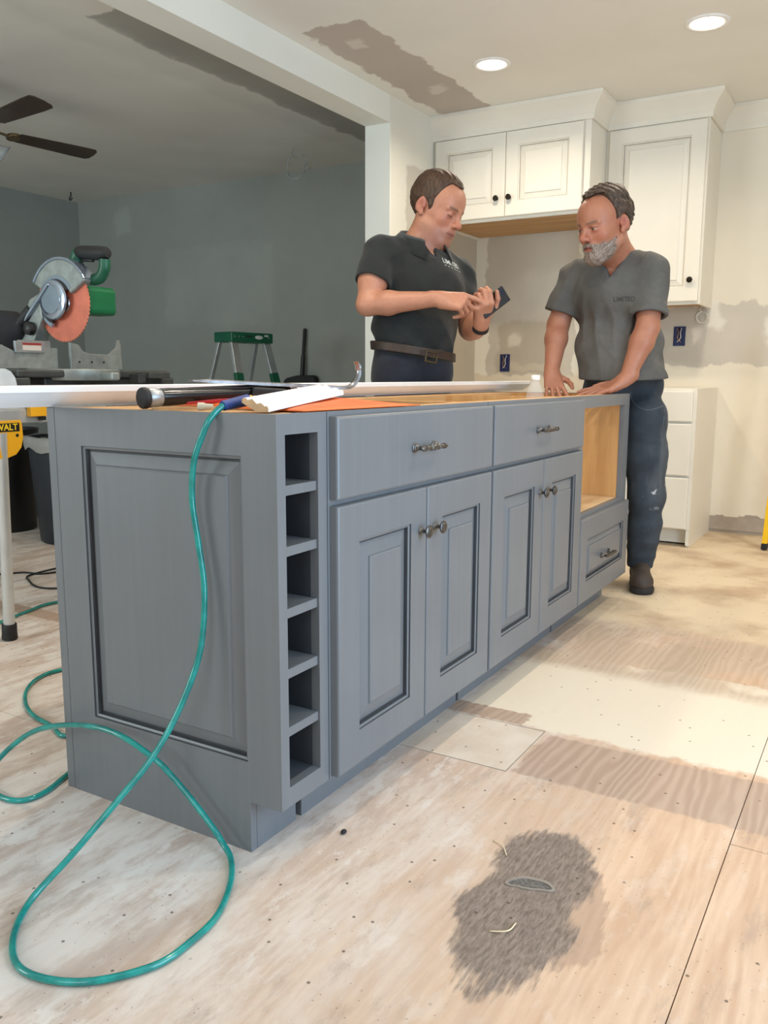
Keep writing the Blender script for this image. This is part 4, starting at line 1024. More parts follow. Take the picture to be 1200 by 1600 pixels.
splinter([(0.290, -0.320, 0), (0.278, -0.345, 0.003), (0.252, -0.365, 0)], 'pale curved splinter at the upper edge of the floor stain')
splinter([(0.062, -0.462, 0), (0.030, -0.460, 0.004), (0.018, -0.432, 0)], 'pale curved splinter inside the grey floor stain')
# torn crescent of old putty in the stain
mb = MB(); vs = []; sg = 28
mo = Vector((0.178, -0.443, 0)); ma = Vector((0.28, -0.96, 0)).normalized(); mbv = Vector((0.96, 0.28, 0))
outl = [(0.047*math.cos(2*math.pi*k/sg), 0.021*math.sin(2*math.pi*k/sg)*(1.15 if math.sin(2*math.pi*k/sg) > 0 else 0.75)+0.006*(1-math.cos(2*math.pi*k/sg)**2)+0.0012*math.sin(5*k)) for k in range(sg)]
inner = [(a*0.86, b*0.72+0.0006) for a, b in outl]
for pl_, z in ((outl, 0.0003), (outl, 0.0022), (inner, 0.0026), (inner, 0.0008)):
    vs += [mo+ma*a+mbv*b+EZ*z for a, b in pl_]
fs = [(i*sg+k, i*sg+(k+1) % sg, (i+1)*sg+(k+1) % sg, (i+1)*sg+k) for i in range(3) for k in range(sg)]+[tuple(3*sg+k for k in range(sg))]
mb.add(vs, fs)
mb.m = [0]*(3*sg)+[1]
tag(mb.build('putty_scar', [M('putty_lip', (150, 138, 126), 0.8), M('scar_grey', (104, 98, 92), 0.9, var=0.35, scale=160)], smooth=40), 'torn crescent of grey putty in the middle of the floor stain', 'putty')
# ================================================================== people: smooth implicit bodies turned into meshes
def V3(*a): return np.array(a if len(a) == 3 else a[0], dtype=float)
def nz(v): v = V3(v); return v/np.linalg.norm(v)
class Field:
    def __init__(s, lo, hi, h):
        s.lo = V3(lo); s.h = h; s.n = np.ceil((V3(hi)-s.lo)/h).astype(int)+1
        s.d = np.full(tuple(s.n), 0.2, dtype=np.float32)
    def sl(s, lo, hi):
        a = np.maximum(0, np.floor((V3(lo)-s.lo)/s.h).astype(int)); b = np.minimum(s.n, np.ceil((V3(hi)-s.lo)/s.h).astype(int)+1)
        return a, b
    def pts(s, a, b):
        ax = [s.lo[i]+s.h*np.arange(a[i], b[i], dtype=np.float32) for i in range(3)]
        return np.meshgrid(*ax, indexing='ij')
    def op(s, fn, lo, hi, k=0.0, sub=False, mode=None):
        a, b = s.sl(lo, hi)
        if (b-a).min() <= 1: return
        X, Y, Z = s.pts(a, b); v = fn(X, Y, Z).astype(np.float32)
        D = s.d[a[0]:b[0], a[1]:b[1], a[2]:b[2]]
        if sub: D[...] = -smin(-D, v, k)
        else: D[...] = smin(D, v, k)
    def cap(s, a, b, ra, rb, k=0.01, sub=False, cut=None):
        a, b = V3(a), V3(b); m = max(ra, rb)+k+3*s.h
        s.op(lambda X, Y, Z: f_cap(X, Y, Z, a, b, ra, rb) if cut is None else np.maximum(f_cap(X, Y, Z, a, b, ra, rb), f_plane(X, Y, Z, *cut)),
             np.minimum(a, b)-m, np.maximum(a, b)+m, k, sub)
    def chain(s, pts, rs, k=0.01):
        for i in range(len(pts)-1): s.cap(pts[i], pts[i+1], rs[i], rs[i+1], k)
    def ell(s, c, ax, r, k=0.02, sub=False):
        c = V3(c); m = max(r)+k+3*s.h
        s.op(lambda X, Y, Z: f_ell(X, Y, Z, c, ax, r), c-m, c+m, k, sub)
    def mesh(s): return surface_net(s.d, s.lo, s.h)
def smin(a, b, k):
    if k <= 0: return np.minimum(a, b)
    h = np.clip(0.5+0.5*(b-a)/k, 0, 1); return b+(a-b)*h-k*h*(1-h)
def f_cap(X, Y, Z, a, b, ra, rb):
    d = b-a; L = d@d
    t = np.clip(((X-a[0])*d[0]+(Y-a[1])*d[1]+(Z-a[2])*d[2])/L, 0, 1)
    return np.sqrt((X-a[0]-t*d[0])**2+(Y-a[1]-t*d[1])**2+(Z-a[2]-t*d[2])**2)-(ra+(rb-ra)*t)
def f_plane(X, Y, Z, q, n): return (X-q[0])*n[0]+(Y-q[1])*n[1]+(Z-q[2])*n[2]
def f_ell(X, Y, Z, c, ax, r):
    x, y, z = X-c[0], Y-c[1], Z-c[2]; u = [(x*a[0]+y*a[1]+z*a[2]) for a in ax]
    k0 = np.sqrt(sum((u[i]/r[i])**2 for i in range(3)))+1e-9; k1 = np.sqrt(sum((u[i]/r[i]**2)**2 for i in range(3)))+1e-9
    return k0*(k0-1)/k1
def surface_net(d, lo, h):
    ins = d < 0; nx, ny, nz_ = d.shape
    cnt = np.zeros((nx-1, ny-1, nz_-1), np.int8)
    for i in (0, 1):
        for j in (0, 1):
            for k in (0, 1): cnt += ins[i:nx-1+i, j:ny-1+j, k:nz_-1+k]
    act = (cnt > 0) & (cnt < 8); cells = np.argwhere(act)
    idx = np.full(act.shape, -1, np.int32); idx[act] = np.arange(len(cells))
    cor = {}
    for i in (0, 1):
        for j in (0, 1):
            for k in (0, 1): cor[(i, j, k)] = d[cells[:, 0]+i, cells[:, 1]+j, cells[:, 2]+k]
    acc = np.zeros((len(cells), 3)); nn = np.zeros(len(cells))
    keys = list(cor)
    for a in keys:
        for ax in range(3):
            if a[ax] == 1: continue
            b = list(a); b[ax] = 1; b = tuple(b)
            va, vb = cor[a], cor[b]; m = (va < 0) != (vb < 0)
            t = np.where(m, va/np.where(m, va-vb, 1), 0)
            p = np.zeros((len(cells), 3)); 
            for q in range(3): p[:, q] = a[q]
            p[:, ax] += t
            acc += p*m[:, None]; nn += m
    v = lo+h*(cells+acc/nn[:, None])
    faces = []
    for ax in range(3):
        o1, o2 = [(1, 2), (2, 0), (0, 1)][ax]
        A = np.take(ins, range(0, d.shape[ax]-1), axis=ax); B = np.take(ins, range(1, d.shape[ax]), axis=ax)
        e = np.argwhere(A != B)
        ok = (e[:, o1] > 0) & (e[:, o2] > 0) & (e[:, o1] < d.shape[o1]-1) & (e[:, o2] < d.shape[o2]-1); e = e[ok]
        fl = A[e[:, 0], e[:, 1], e[:, 2]]
        def cid(da, db):
            q = e.copy(); q[:, o1] -= da; q[:, o2] -= db
            return idx[q[:, 0], q[:, 1], q[:, 2]]
        q = np.stack([cid(1, 1), cid(0, 1), cid(0, 0), cid(1, 0)], 1)
        q[~fl] = q[~fl][:, ::-1]; faces.append(q)
    return v, np.concatenate(faces)
def relax(v, f, it=2, lam=0.5):
    e = np.concatenate([f[:, [0, 1]], f[:, [1, 2]], f[:, [2, 3]], f[:, [3, 0]]]); e = np.concatenate([e, e[:, ::-1]])
    for _ in range(it):
        s = np.zeros_like(v); c = np.zeros(len(v))
        for q in range(3): s[:, q] = np.bincount(e[:, 0], v[e[:, 1], q], len(v))
        c = np.bincount(e[:, 0], minlength=len(v)); v = v+lam*(s/np.maximum(c, 1)[:, None]-v)
    return v
def np_mesh(name, v, f, mat, parent, col=None, it=1):
    v = relax(v, f, it, 0.3 if col is not None else 0.5)
    me = bpy.data.meshes.new(name); off = np.array(ORG[parent.name]) if parent else np.zeros(3)
    w = (v-off).astype(np.float32)
    me.vertices.add(len(w)); me.vertices.foreach_set('co', w.ravel())
    me.loops.add(len(f)*4); me.loops.foreach_set('vertex_index', f.astype(np.int32).ravel())
    me.polygons.add(len(f)); me.polygons.foreach_set('loop_start', np.arange(0, 4*len(f), 4, dtype=np.int32))
    me.update(calc_edges=True); me.validate()
    me.materials.append(mat); me.shade_smooth()
    if col is not None:
        at = me.color_attributes.new('Col', 'FLOAT_COLOR', 'POINT'); at.data.foreach_set('color', np.concatenate([col(v), np.ones((len(v), 1))], 1).astype(np.float32).ravel())
    o = bpy.data.objects.new(name, me); C.objects.link(o); ORG[o.name] = Vector(off)
    if parent: o.parent = parent
    return o
def wrinkle(p, amp, fr=1.0, seed=0.0):
    X, Y, Z = p
    return amp*(np.sin(fr*(31*X+17*Z)+seed+2.0*np.sin(fr*9*Y+seed))+np.sin(fr*(27*Y-22*Z)+1.7*seed+1.6*np.sin(fr*13*X))+0.6*np.sin(fr*(55*Z+20*X-15*Y)+seed))/2.6

def ridges(p, amp, dirs):
    """drapery: soft creases running across each given direction"""
    X, Y, Z = p; out = 0
    for i, (dx, dy, dz, fr, ph) in enumerate(dirs):
        w = fr*(dx*X+dy*Y+dz*Z)+ph+1.3*np.sin(11*Z+7*X+i)+0.9*np.sin(15*Y-8*Z+2*i)
        m = 0.5+0.5*np.sin(9*X+13*Z*(1 if i % 2 else -1)+8*Y+2.1*i)
        out = out+amp*m*(np.abs(np.sin(w))-0.6)
    return out
def skin_mat(name):
    t = NT(name); a = t.node('ShaderNodeVertexColor'); a.layer_name = 'Col'
    n = t.noise(t.objco(), 60, 4); 
    t.color(t.mix(t.ramp(n, 0.3, 0.7), t.mix(0.12, a.outputs[0], srgb(120, 60, 50)), a.outputs[0]))
    t.set(Roughness=0.48); t.p.inputs['Subsurface Weight'].default_value = 0.05; t.p.inputs['Subsurface Radius'].default_value = (0.012, 0.005, 0.003); t.p.inputs['Subsurface Scale'].default_value = 1.0
    t.bump(t.noise(t.objco(), 220, 3), 0.06, 0.001)
    return t.m
m_skin = skin_mat('skin')
def hair_mat(name, c1, c2, scale=(120, 120, 30)):
    t = NT(name); n = t.noise(t.mapping(t.objco(), scale), 1.0, 5, 0.7)
    t.color(t.mix(t.ramp(n, 0.32, 0.68), srgb(*c1), srgb(*c2))); t.set(Roughness=0.55); t.bump(n, 0.5, 0.004)
    return t.m
def cloth_mat(name, c1, c2, scale, rough=0.9, weave=500):
    t = NT(name); P = t.objco(); n = t.noise(P, scale, 5, 0.65); w = t.noise(P, weave, 2)
    col = t.mix(t.ramp(n, 0.35, 0.65), srgb(*c1), srgb(*c2))
    t.color(t.mix(t.ramp(w, 0.3, 0.7, 0.0, 0.25), col, srgb(*[int(x*0.6) for x in c1]))); t.set(Roughness=rough)
    t.p.inputs['Sheen Weight'].default_value = 0.15; t.bump(w, 0.12, 0.001)
    return t.m
def lin(c): return np.array(srgb(*c)[:3])

def build_head(G, c, F, U, s, o):
    """face, skull and ears in head coordinates: x to the person's left, y forward, z up"""
    c, F = V3(c), nz(F); U = nz(V3(U)-F*(V3(U)@F)); Lf = np.cross(U, F)
    m = 0.185*s; a, b = G.sl(c-m, c+m); X, Y, Z = G.pts(a, b)
    x = ((X-c[0])*Lf[0]+(Y-c[1])*Lf[1]+(Z-c[2])*Lf[2])/s; y = ((X-c[0])*F[0]+(Y-c[1])*F[1]+(Z-c[2])*F[2])/s; z = ((X-c[0])*U[0]+(Y-c[1])*U[1]+(Z-c[2])*U[2])/s
    I = np.eye(3); d = np.full(x.shape, 0.2, np.float32)
    E = lambda c, r, R=I: f_ell(x, y, z, V3(c), R, r)
    K = lambda p, q, r1, r2: f_cap(x, y, z, V3(p), V3(q), r1, r2)
    w = o.get('w', 1.0)
    d = smin(d, E((0, -0.018, 0.036), (0.076*w, 0.098, 0.086)), 0.01)
    d = smin(d, E((0, 0.030, -0.030), (0.062*w, 0.064, 0.080)), 0.035)
    d = smin(d, E((0, 0.045, 0.040), (0.060*w, 0.050, 0.055)), 0.03)
    for q in (-1, 1):
        d = smin(d, K((q*0.052*w, -0.004, -0.062), (q*0.016, 0.070, -0.100), 0.020, 0.020), 0.028)
        d = smin(d, E((q*0.040*w, 0.056, -0.024), (0.024, 0.024, 0.024)), 0.020)
        if o.get('jowl'): d = smin(d, E((q*0.045*w, 0.028, -0.078), (0.026, 0.040, 0.030)), 0.025)
    d = smin(d, E((0, 0.070, -0.101), (0.024, 0.022, 0.019)), 0.022)
    if o.get('double'): d = smin(d, E((0, 0.030, -0.112), (0.050, 0.050, 0.026)), 0.03)
    # eye sockets, brow, lids
    for q in (-1, 1):
        d = -smin(-d, E((q*0.032, 0.102, 0.001), (0.022, 0.023, 0.0155)), 0.013)
        d = smin(d, E((q*0.031, 0.0755, 0.000), (0.0150, 0.0135, 0.0118)), 0.003)
        d = smin(d, K((q*0.014, 0.093, 0.0175), (q*0.048, 0.077, 0.0185), 0.0065, 0.0055), 0.010)
        if o.get('closed', 0) > 0: d = smin(d, E((q*0.031, 0.0775, 0.0025), (0.0155, 0.0140, 0.0095)), 0.003)
        else: d = smin(d, E((q*0.031, 0.0775, 0.0060), (0.0155, 0.0140, 0.0070)), 0.003)
        d = smin(d, E((q*0.030, 0.0745, -0.0085), (0.016, 0.0135, 0.0070)), 0.006)
    # nose
    d = smin(d, K((0, 0.0905, 0.012), (0, 0.1120, -0.0270), 0.0075, 0.0105), 0.014)
    d = smin(d, E((0, 0.1130, -0.0285), (0.0125, 0.0125, 0.0115)), 0.008)
    for q in (-1, 1):
        d = smin(d, E((q*0.0135, 0.1000, -0.0330), (0.0080, 0.0115, 0.0080)), 0.007)
        d = -smin(-d, E((q*0.0075, 0.1090, -0.0405), (0.0042, 0.0060, 0.0040)), 0.003)
        # fold from the nose to the mouth corner
        d = -smin(-d, K((q*0.0215, 0.0975, -0.0360), (q*0.0330, 0.0860, -0.0600), 0.0016, 0.0016), 0.008)
    # mouth
    d = smin(d, E((0, 0.0800, -0.0620), (0.030, 0.0185, 0.020)), 0.014)
    d = smin(d, K((-0.019, 0.0895, -0.0600), (0.019, 0.0895, -0.0600), 0.0045, 0.0045), 0.006); d = smin(d, K((0, 0.0955, -0.0585), (0, 0.0955, -0.0590), 0.0050, 0.0050), 0.009)
    d = smin(d, K((-0.014, 0.0900, -0.0700), (0.014, 0.0900, -0.0700), 0.0058, 0.0058), 0.007)
    cz = 0.003 if o.get('smile') else -0.001
    for q in (-1, 1): d = -smin(-d, K((0, 0.1005, -0.0645), (q*0.027, 0.0870, -0.0640+cz), 0.0016, 0.0012), 0.003)
    # ears
    for q in (-1, 1):
        e0 = nz((1, 0.30*q, 0.05)); e1_ = nz(V3(-0.30*q, 1, -0.20)-e0*(V3(-0.30*q, 1, -0.20)@e0)); R = np.array([e0, e1_, np.cross(e0, e1_)])
        d = smin(d, f_ell(x, y, z, V3(q*0.0800*w, -0.018, -0.003), R, (0.0090, 0.0180, 0.0300)), 0.005)
        d = -smin(-d, f_ell(x, y, z, V3(q*0.0910*w, -0.0140, 0.001), R, (0.0085, 0.0110, 0.0200)), 0.003)
        d = smin(d, E((q*0.0790*w, -0.0035, -0.006), (0.006, 0.0045, 0.007)), 0.004)
        d = smin(d, E((q*0.0770*w, -0.0075, -0.0290), (0.0065, 0.0095, 0.0110)), 0.007)
    D = G.d[a[0]:b[0], a[1]:b[1], a[2]:b[2]]; D[...] = smin(D, (d*s).astype(np.float32), 0.02)
    return dict(c=c, F=F, U=U, L=Lf, s=s, a=a, b=b, x=x, y=y, z=z, d=d)
def head_local(H, v):
    q = (v-H['c'])/H['s']; return q@H['L'], q@H['F'], q@H['U']
def shell(G, H, expr, name, mat, parent, it=1):
    lo = G.lo+G.h*H['a']; v, f = surface_net((expr*H['s']).astype(np.float32), lo, G.h)
    return np_mesh(name, v, f, mat, parent, it=it)
def sstep(v, a, b): t = np.clip((v-a)/(b-a), 0, 1); return t*t*(3-2*t)
def face_color(H, v, base, red, lip, brow, beard=None, eye_open=False):  # skin colours, with shade painted in at brow, eye line and mouth line
    x, y, z = head_local(H, v); ax = np.abs(x); col = np.tile(lin(base), (len(v), 1)); near = (np.sqrt(x*x+y*y+z*z) < 0.17)
    def mixc(c, m):
        m = np.clip(m*near, 0, 1)[:, None]; return col*(1-m)+lin(c)*m
    g = lambda cx, cy, cz, r: np.exp(-((ax-cx)**2+(y-cy)**2+(z-cz)**2)/r**2)
    col = mixc(red, 0.35*g(0.042, 0.075, -0.026, 0.026)); col = mixc(red, 0.55*g(0, 0.115, -0.028, 0.018)); col = mixc(red, 0.45*g(0.085, -0.015, 0.0, 0.03)); col = mixc((150, 84, 72), 0.6*g(0.0835, -0.012, 0.001, 0.011))
    col = mixc(lip, 0.75*(ax < 0.026)*np.exp(-((z+0.065)/0.0085)**2)*(y > 0.075))
    col = mixc((64, 26, 24), 0.95*(ax < 0.029)*np.exp(-((z+0.0645-2.5*ax**2)/0.0026)**2)*(y > 0.072))
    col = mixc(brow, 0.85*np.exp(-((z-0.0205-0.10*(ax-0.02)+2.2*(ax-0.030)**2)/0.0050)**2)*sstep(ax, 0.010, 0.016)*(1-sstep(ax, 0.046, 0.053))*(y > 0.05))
    if eye_open:
        m = (((ax-0.031)/0.0125)**2+((z+0.0012)/0.0030)**2 < 1)*(y > 0.07); col = mixc((176, 160, 150), 0.8*m)
        m = (((x-H['gx']-np.sign(x)*0.031)/0.0052)**2+((z+0.0008)/0.0040)**2 < 1)*(y > 0.07); col = mixc((40, 30, 24), 1.0*m)
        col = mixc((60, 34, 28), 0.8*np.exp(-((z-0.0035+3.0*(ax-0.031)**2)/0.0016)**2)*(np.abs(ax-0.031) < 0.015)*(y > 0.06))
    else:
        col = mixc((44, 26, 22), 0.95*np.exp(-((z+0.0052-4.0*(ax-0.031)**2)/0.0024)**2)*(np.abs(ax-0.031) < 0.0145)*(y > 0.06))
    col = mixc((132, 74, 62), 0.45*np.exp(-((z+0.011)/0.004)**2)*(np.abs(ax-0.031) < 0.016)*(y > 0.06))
    if beard is not None: col = mixc(*beard(x, y, z, ax))
    return col

def build_hand(G, w, X, Zb, right, curl, thumb, s=1.0, splay=0.0):
    """w wrist; X towards the fingers; Zb the back of the hand; curl: 4 x 3 joint angles (deg)"""
    w = V3(w); X = nz(X); Zb = nz(V3(Zb)-X*(V3(Zb)@X)); Yt = np.cross(Zb, X)*(1 if right else -1)
    T = lambda a, b, c: w+s*(X*a+Yt*b+Zb*c)
    base = [(0.092, 0.030), (0.096, 0.010), (0.091, -0.010), (0.082, -0.029)]
    ln = [(0.044, 0.027, 0.023), (0.048, 0.031, 0.024), (0.044, 0.029, 0.023), (0.035, 0.022, 0.020)]
    rad = [(0.0103, 0.0093, 0.0086, 0.0074), (0.0105, 0.0095, 0.0087, 0.0075), (0.0100, 0.0090, 0.0083, 0.0072), (0.0090, 0.0080, 0.0074, 0.0065)]
    G.cap(T(-0.02, 0, 0), T(0.02, 0, 0), 0.027*s, 0.026*s, 0.01)
    for i in range(4):
        G.cap(T(0.012, base[i][1]*0.55, -0.002), T(base[i][0], base[i][1], -0.002), 0.0175*s, 0.0125*s, 0.014)
    G.cap(T(0.02, 0.014, -0.012), T(0.055, 0.024, -0.014), 0.016*s, 0.013*s, 0.014)      # ball of the thumb
    G.cap(T(0.02, -0.016, -0.010), T(0.060, -0.022, -0.010), 0.014*s, 0.011*s, 0.012)
    for i in range(4):
        p = T(base[i][0], base[i][1], 0.0); a = 0.0; yaw_ = math.radians(splay*(1.5-i))
        for j in range(3):
            a += math.radians(curl[i][j]); dr = X*math.cos(a)*math.cos(yaw_)+Yt*math.sin(yaw_)*math.cos(a)-Zb*math.sin(a)
            q = p+nz(dr)*ln[i][j]*s
            G.cap(p, q, rad[i][j]*s, rad[i][j+1]*s, 0.004 if j == 0 else 0.003); p = q
    p = T(0.022, 0.026, -0.010)
    for (dx, dy, dz), L_, r1, r2 in zip(thumb, (0.046, 0.034, 0.028), (0.0140, 0.0108, 0.0098), (0.0110, 0.0098, 0.0082)):
        q = p+nz(X*dx+Yt*dy+Zb*dz)*L_*s; G.cap(p, q, r1*s, r2*s, 0.006); p = q
RELAX = [(14, 24, 14), (18, 28, 16), (22, 32, 18), (26, 34, 20)]
def clip_text(name, s, size, o, e1, e2, n, mat, parent, target, sx=1.0):
    """lettering printed on cloth: laid on the shirt's own surface"""
    t = text_mesh(name, s, size, o, e1, e2, n, mat, parent, 0.0004, 0.0, sx=sx)
    from mathutils.bvhtree import BVHTree
    vs = [v.co.copy() for v in target.data.vertices]; bv = BVHTree.FromPolygons(vs, [tuple(p.vertices) for p in target.data.polygons])
    n = Vector(n).normalized()
    for v in t.data.vertices:
        h = bv.ray_cast(v.co+n*0.15, -n)
        if h[0] is not None: v.co = h[0]+n*0.0012
    return t
def boot(parent, heel, toe, name='boot', mat=None, sole=None, s=1.0, ht=0.13, lace=True):
    heel, toe = V3(heel), V3(toe); d = nz(toe-heel); L = np.linalg.norm(toe-heel); sd = np.cross((0, 0, 1), d); z = V3(0, 0, 1)
    G = Field(np.minimum(heel, toe)-0.08, np.maximum(heel, toe)+V3(0.08, 0.08, ht+0.08), 0.004)
    at = lambda a, b, c: heel+d*a*L+sd*b+z*c
    G.cap(at(0.18, 0, 0.052), at(0.80, 0, 0.050), 0.036, 0.040, 0.01); G.ell(at(0.78, 0, 0.048), [d, sd, z], (0.070, 0.048, 0.044), 0.02)
    G.cap(at(0.20, 0, 0.05), at(0.30, 0, ht), 0.040, 0.048, 0.03); G.cap(at(0.30, 0, 0.10), at(0.62, 0, 0.07), 0.040, 0.036, 0.02)
    a, b = G.sl(G.lo, G.lo+G.h*G.n); Xg, Yg, Zg = G.pts(a, b); G.d = np.maximum(G.d, 0.024-Zg)
    v, f = G.mesh(); o = np_mesh(name, v, f, mat, parent, it=1)
    G2 = Field(np.minimum(heel, toe)-0.08, np.maximum(heel, toe)+V3(0.08, 0.08, 0.06), 0.004)
    G2.cap(at(0.14, 0, 0.02), at(0.82, 0, 0.02), 0.043, 0.053, 0.01)
    a, b = G2.sl(G2.lo, G2.lo+G2.h*G2.n); Xg, Yg, Zg = G2.pts(a, b); G2.d = np.maximum(np.maximum(G2.d, Zg-0.031), 0.001-Zg)
    v, f = G2.mesh(); np_mesh('sole', v, f, sole, o, it=1)
    if lace:
        for k in range(4):
            t = 0.36+0.085*k; p = at(t, 0, ht+0.028-0.105*(t-0.30)/0.4+0.0)
            MB().tube(spline([Vector(p-sd*0.026-z*0.012), Vector(p), Vector(p+sd*0.026-z*0.012)], 5), 0.0028, 6).build('lace', M('boot_lace', (30, 26, 24), 0.8), o, smooth=True)
    return o
m_boot = M('brown_work_boot', (66, 56, 50), 0.65, var=0.2, scale=20, bump=0.2, bscale=60); m_sole = M('boot_sole', (38, 36, 36), 0.7)

# ------------------------------------------------------------------ the man with the phone, behind the island
F1 = nz((-0.43, -0.90, 0)); L1 = np.cross((0, 0, 1), F1); UZ = V3(0, 0, 1); A1 = [L1, F1, UZ]
p1 = thing('person', (1.93, 0.83, 0), 'man in dark polo shirt and jeans pointing at a phone, behind the island', 'person')
neck1 = V3(2.0421, 0.8184, 1.4937); shR = V3(1.8628, 0.9049, 1.4391); shL = V3(2.2043, 0.7068, 1.3758); elR = V3(1.7570, 0.8976, 1.2274); wrR = V3(1.8177, 0.6118, 1.2427)
elL = V3(2.1786, 0.6382, 1.1455); wrL = V3(1.9989, 0.5062, 1.1515); head1 = V3(2.0723, 0.7514, 1.6316)
chest1 = V3(2.0429, 0.7982, 1.3071); belly1 = V3(2.0018, 0.8172, 1.1467); hip1 = V3(1.9951, 0.8180, 0.9866)
G = Field((1.45, 0.36, 0.93), (2.30, 1.14, 1.90), 0.0034)
def torso1(G, e):
    G.cap(shR+L1*0.03-UZ*0.01, shL-L1*0.03-UZ*0.01, 0.054+e, 0.054+e, 0.02)
    G.ell(chest1+UZ*0.02, A1, (0.180+e, 0.125+e, 0.150+e), 0.05); G.ell(chest1+F1*0.03-UZ*0.01, A1, (0.145+e, 0.115+e, 0.115+e), 0.04)
    G.ell(belly1, A1, (0.176+e, 0.140+e, 0.150+e), 0.06); G.ell(belly1+F1*0.03-UZ*0.02, A1, (0.140+e, 0.125+e, 0.115+e), 0.05)
    G.ell(hip1, A1, (0.172+e, 0.128+e, 0.120+e), 0.05)
    G.cap(neck1-UZ*0.025, shR+UZ*0.012+L1*0.02, 0.055+e, 0.036+e, 0.035); G.cap(neck1-UZ*0.025, shL+UZ*0.012-L1*0.02, 0.055+e, 0.036+e, 0.035)
torso1(G, 0.0)
Fh1 = nz((-0.10, -0.93, -0.40)); H1 = build_head(G, head1, Fh1, (0.05, 0.0, 1), 1.13, dict(w=1.03, jowl=1, double=1, closed=1, smile=1))
G.cap(head1-Fh1*0.03-UZ*0.05, neck1-UZ*0.01, 0.064, 0.070, 0.03); G.cap(head1+Fh1*0.02-UZ*0.085, neck1+F1*0.02, 0.050, 0.058, 0.03)
# arms: pointing hand and the hand under the phone
G.chain([shR, shR+(elR-shR)*0.55, elR], [0.054, 0.055, 0.043], 0.03); G.chain([elR, elR+(wrR-elR)*0.30, wrR], [0.042, 0.046, 0.028], 0.02)
G.chain([shL, elL], [0.052, 0.047], 0.03); G.chain([elL, elL+(wrL-elL)*0.35, wrL], [0.046, 0.047, 0.030], 0.02)
RX = V3(1.8738, 0.4782, 1.2124)-wrR
CV = V3(-0.86, -0.48, 0.10)
build_hand(G, wrR, RX+V3(0, 0, 0.014), CV*0.80+UZ*0.50, True, [(16, 10, 6), (52, 58, 32), (62, 60, 34), (66, 58, 34)], [(0.75, 0.35, -0.45), (0.9, 0.05, -0.35), (0.95, -0.1, -0.3)], 1.06)
LX = V3(1.9403, 0.4675, 1.2191)-wrL
build_hand(G, wrL+nz(LX)*0.005, LX, V3(-0.60, -0.72, -0.15), False, [(38, 62, 34), (48, 70, 40), (54, 74, 42), (58, 74, 42)], [(0.75, 0.60, 0.05), (0.85, 0.30, -0.30), (0.8, 0.0, -0.5)], 1.04)
v, f = G.mesh()
SK1, RD1 = (186, 130, 103), (176, 92, 76)
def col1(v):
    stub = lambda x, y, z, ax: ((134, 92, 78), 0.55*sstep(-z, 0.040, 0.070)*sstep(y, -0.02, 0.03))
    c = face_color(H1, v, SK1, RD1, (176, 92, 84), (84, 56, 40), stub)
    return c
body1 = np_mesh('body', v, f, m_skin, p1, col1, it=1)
# hair: short, brown, combed back from a high forehead
x, y, z = H1['x'], H1['y'], H1['z']; ax = np.abs(x)
sk = np.minimum(f_ell(x, y, z, V3(0, -0.018, 0.036), np.eye(3), (0.0785, 0.1000, 0.0885)), f_ell(x, y, z, V3(0, 0.040, 0.045), np.eye(3), (0.062, 0.052, 0.053)))
strand = 0.0010*np.sin(240*x+40*y+3*np.sin(60*z))+0.0010*np.sin(310*x-120*z+60*y)
thick = 0.0070+strand+0.006*sstep(z, 0.06, 0.12)
temple = np.minimum(y-(0.026+0.30*np.maximum(0, z-0.030)), (0.101-0.20*np.maximum(0, 0.030-ax))-z)   # bare forehead and temples
nape = (-0.058-z)+0.0*y                            # ends at the nape
earcut = 0.026-np.sqrt((y+0.016)**2+(z+0.004)**2)
hx1 = np.maximum.reduce([sk-thick, temple, nape, earcut*(ax > 0.05)-0.2*(ax <= 0.05), np.minimum(-0.014-z, y+0.034)])
m_hair1 = hair_mat('short_brown_hair', (44, 30, 22), (88, 62, 42))
shell(G, H1, hx1, 'hair', m_hair1, p1, 1)
# polo shirt
S = Field((1.45, 0.36, 0.93), (2.30, 1.14, 1.72), 0.004)
torso1(S, 0.013)
def sleeve(S, a, b, t, r0, r1, k=0.035):
    q = a+(b-a)*t; n = nz(b-a)
    S.cap(a, a+(b-a)*(t+0.25), r0, r1, k, cut=(q, n)); return q, n
qR, nR = sleeve(S, shR, elR+V3(0, 0, 0.01), 0.62, 0.069, 0.076); qL, nL = sleeve(S, shL, elL, 0.60, 0.064, 0.070)
a, b = S.sl(S.lo, S.lo+S.h*S.n); XX, YY, ZZ = S.pts(a, b)
S.d += (wrinkle((XX, YY, ZZ), 0.0045, 1.0, 0.4)+ridges((XX, YY, ZZ), 0.0060, [(0.3, 0.2, 0.9, 30, 0.3), (0.7, -0.3, 0.6, 34, 1.2), (-0.5, 0.5, 0.7, 38, 2.0)]))*np.clip((1.62-ZZ)/0.25, 0.15, 1)
S.cap(qR-nR*0.035, qR+nR*0.05, 0.064, 0.068, 0.004, sub=True); S.cap(qL-nL*0.035, qL+nL*0.05, 0.058, 0.062, 0.004, sub=True)
S.cap(neck1-UZ*0.01-F1*0.005, neck1+UZ*0.12+F1*0.02, 0.074, 0.085, 0.012, sub=True)
ls = (XX-neck1[0])*L1[0]+(YY-neck1[1])*L1[1]; fs_ = (XX-neck1[0])*F1[0]+(YY-neck1[1])*F1[1]
wedge = np.maximum(np.abs(ls+0.004)-0.34*(ZZ-(neck1[2]-0.075)), -fs_); S.d = np.maximum(S.d, -wedge*0.9)
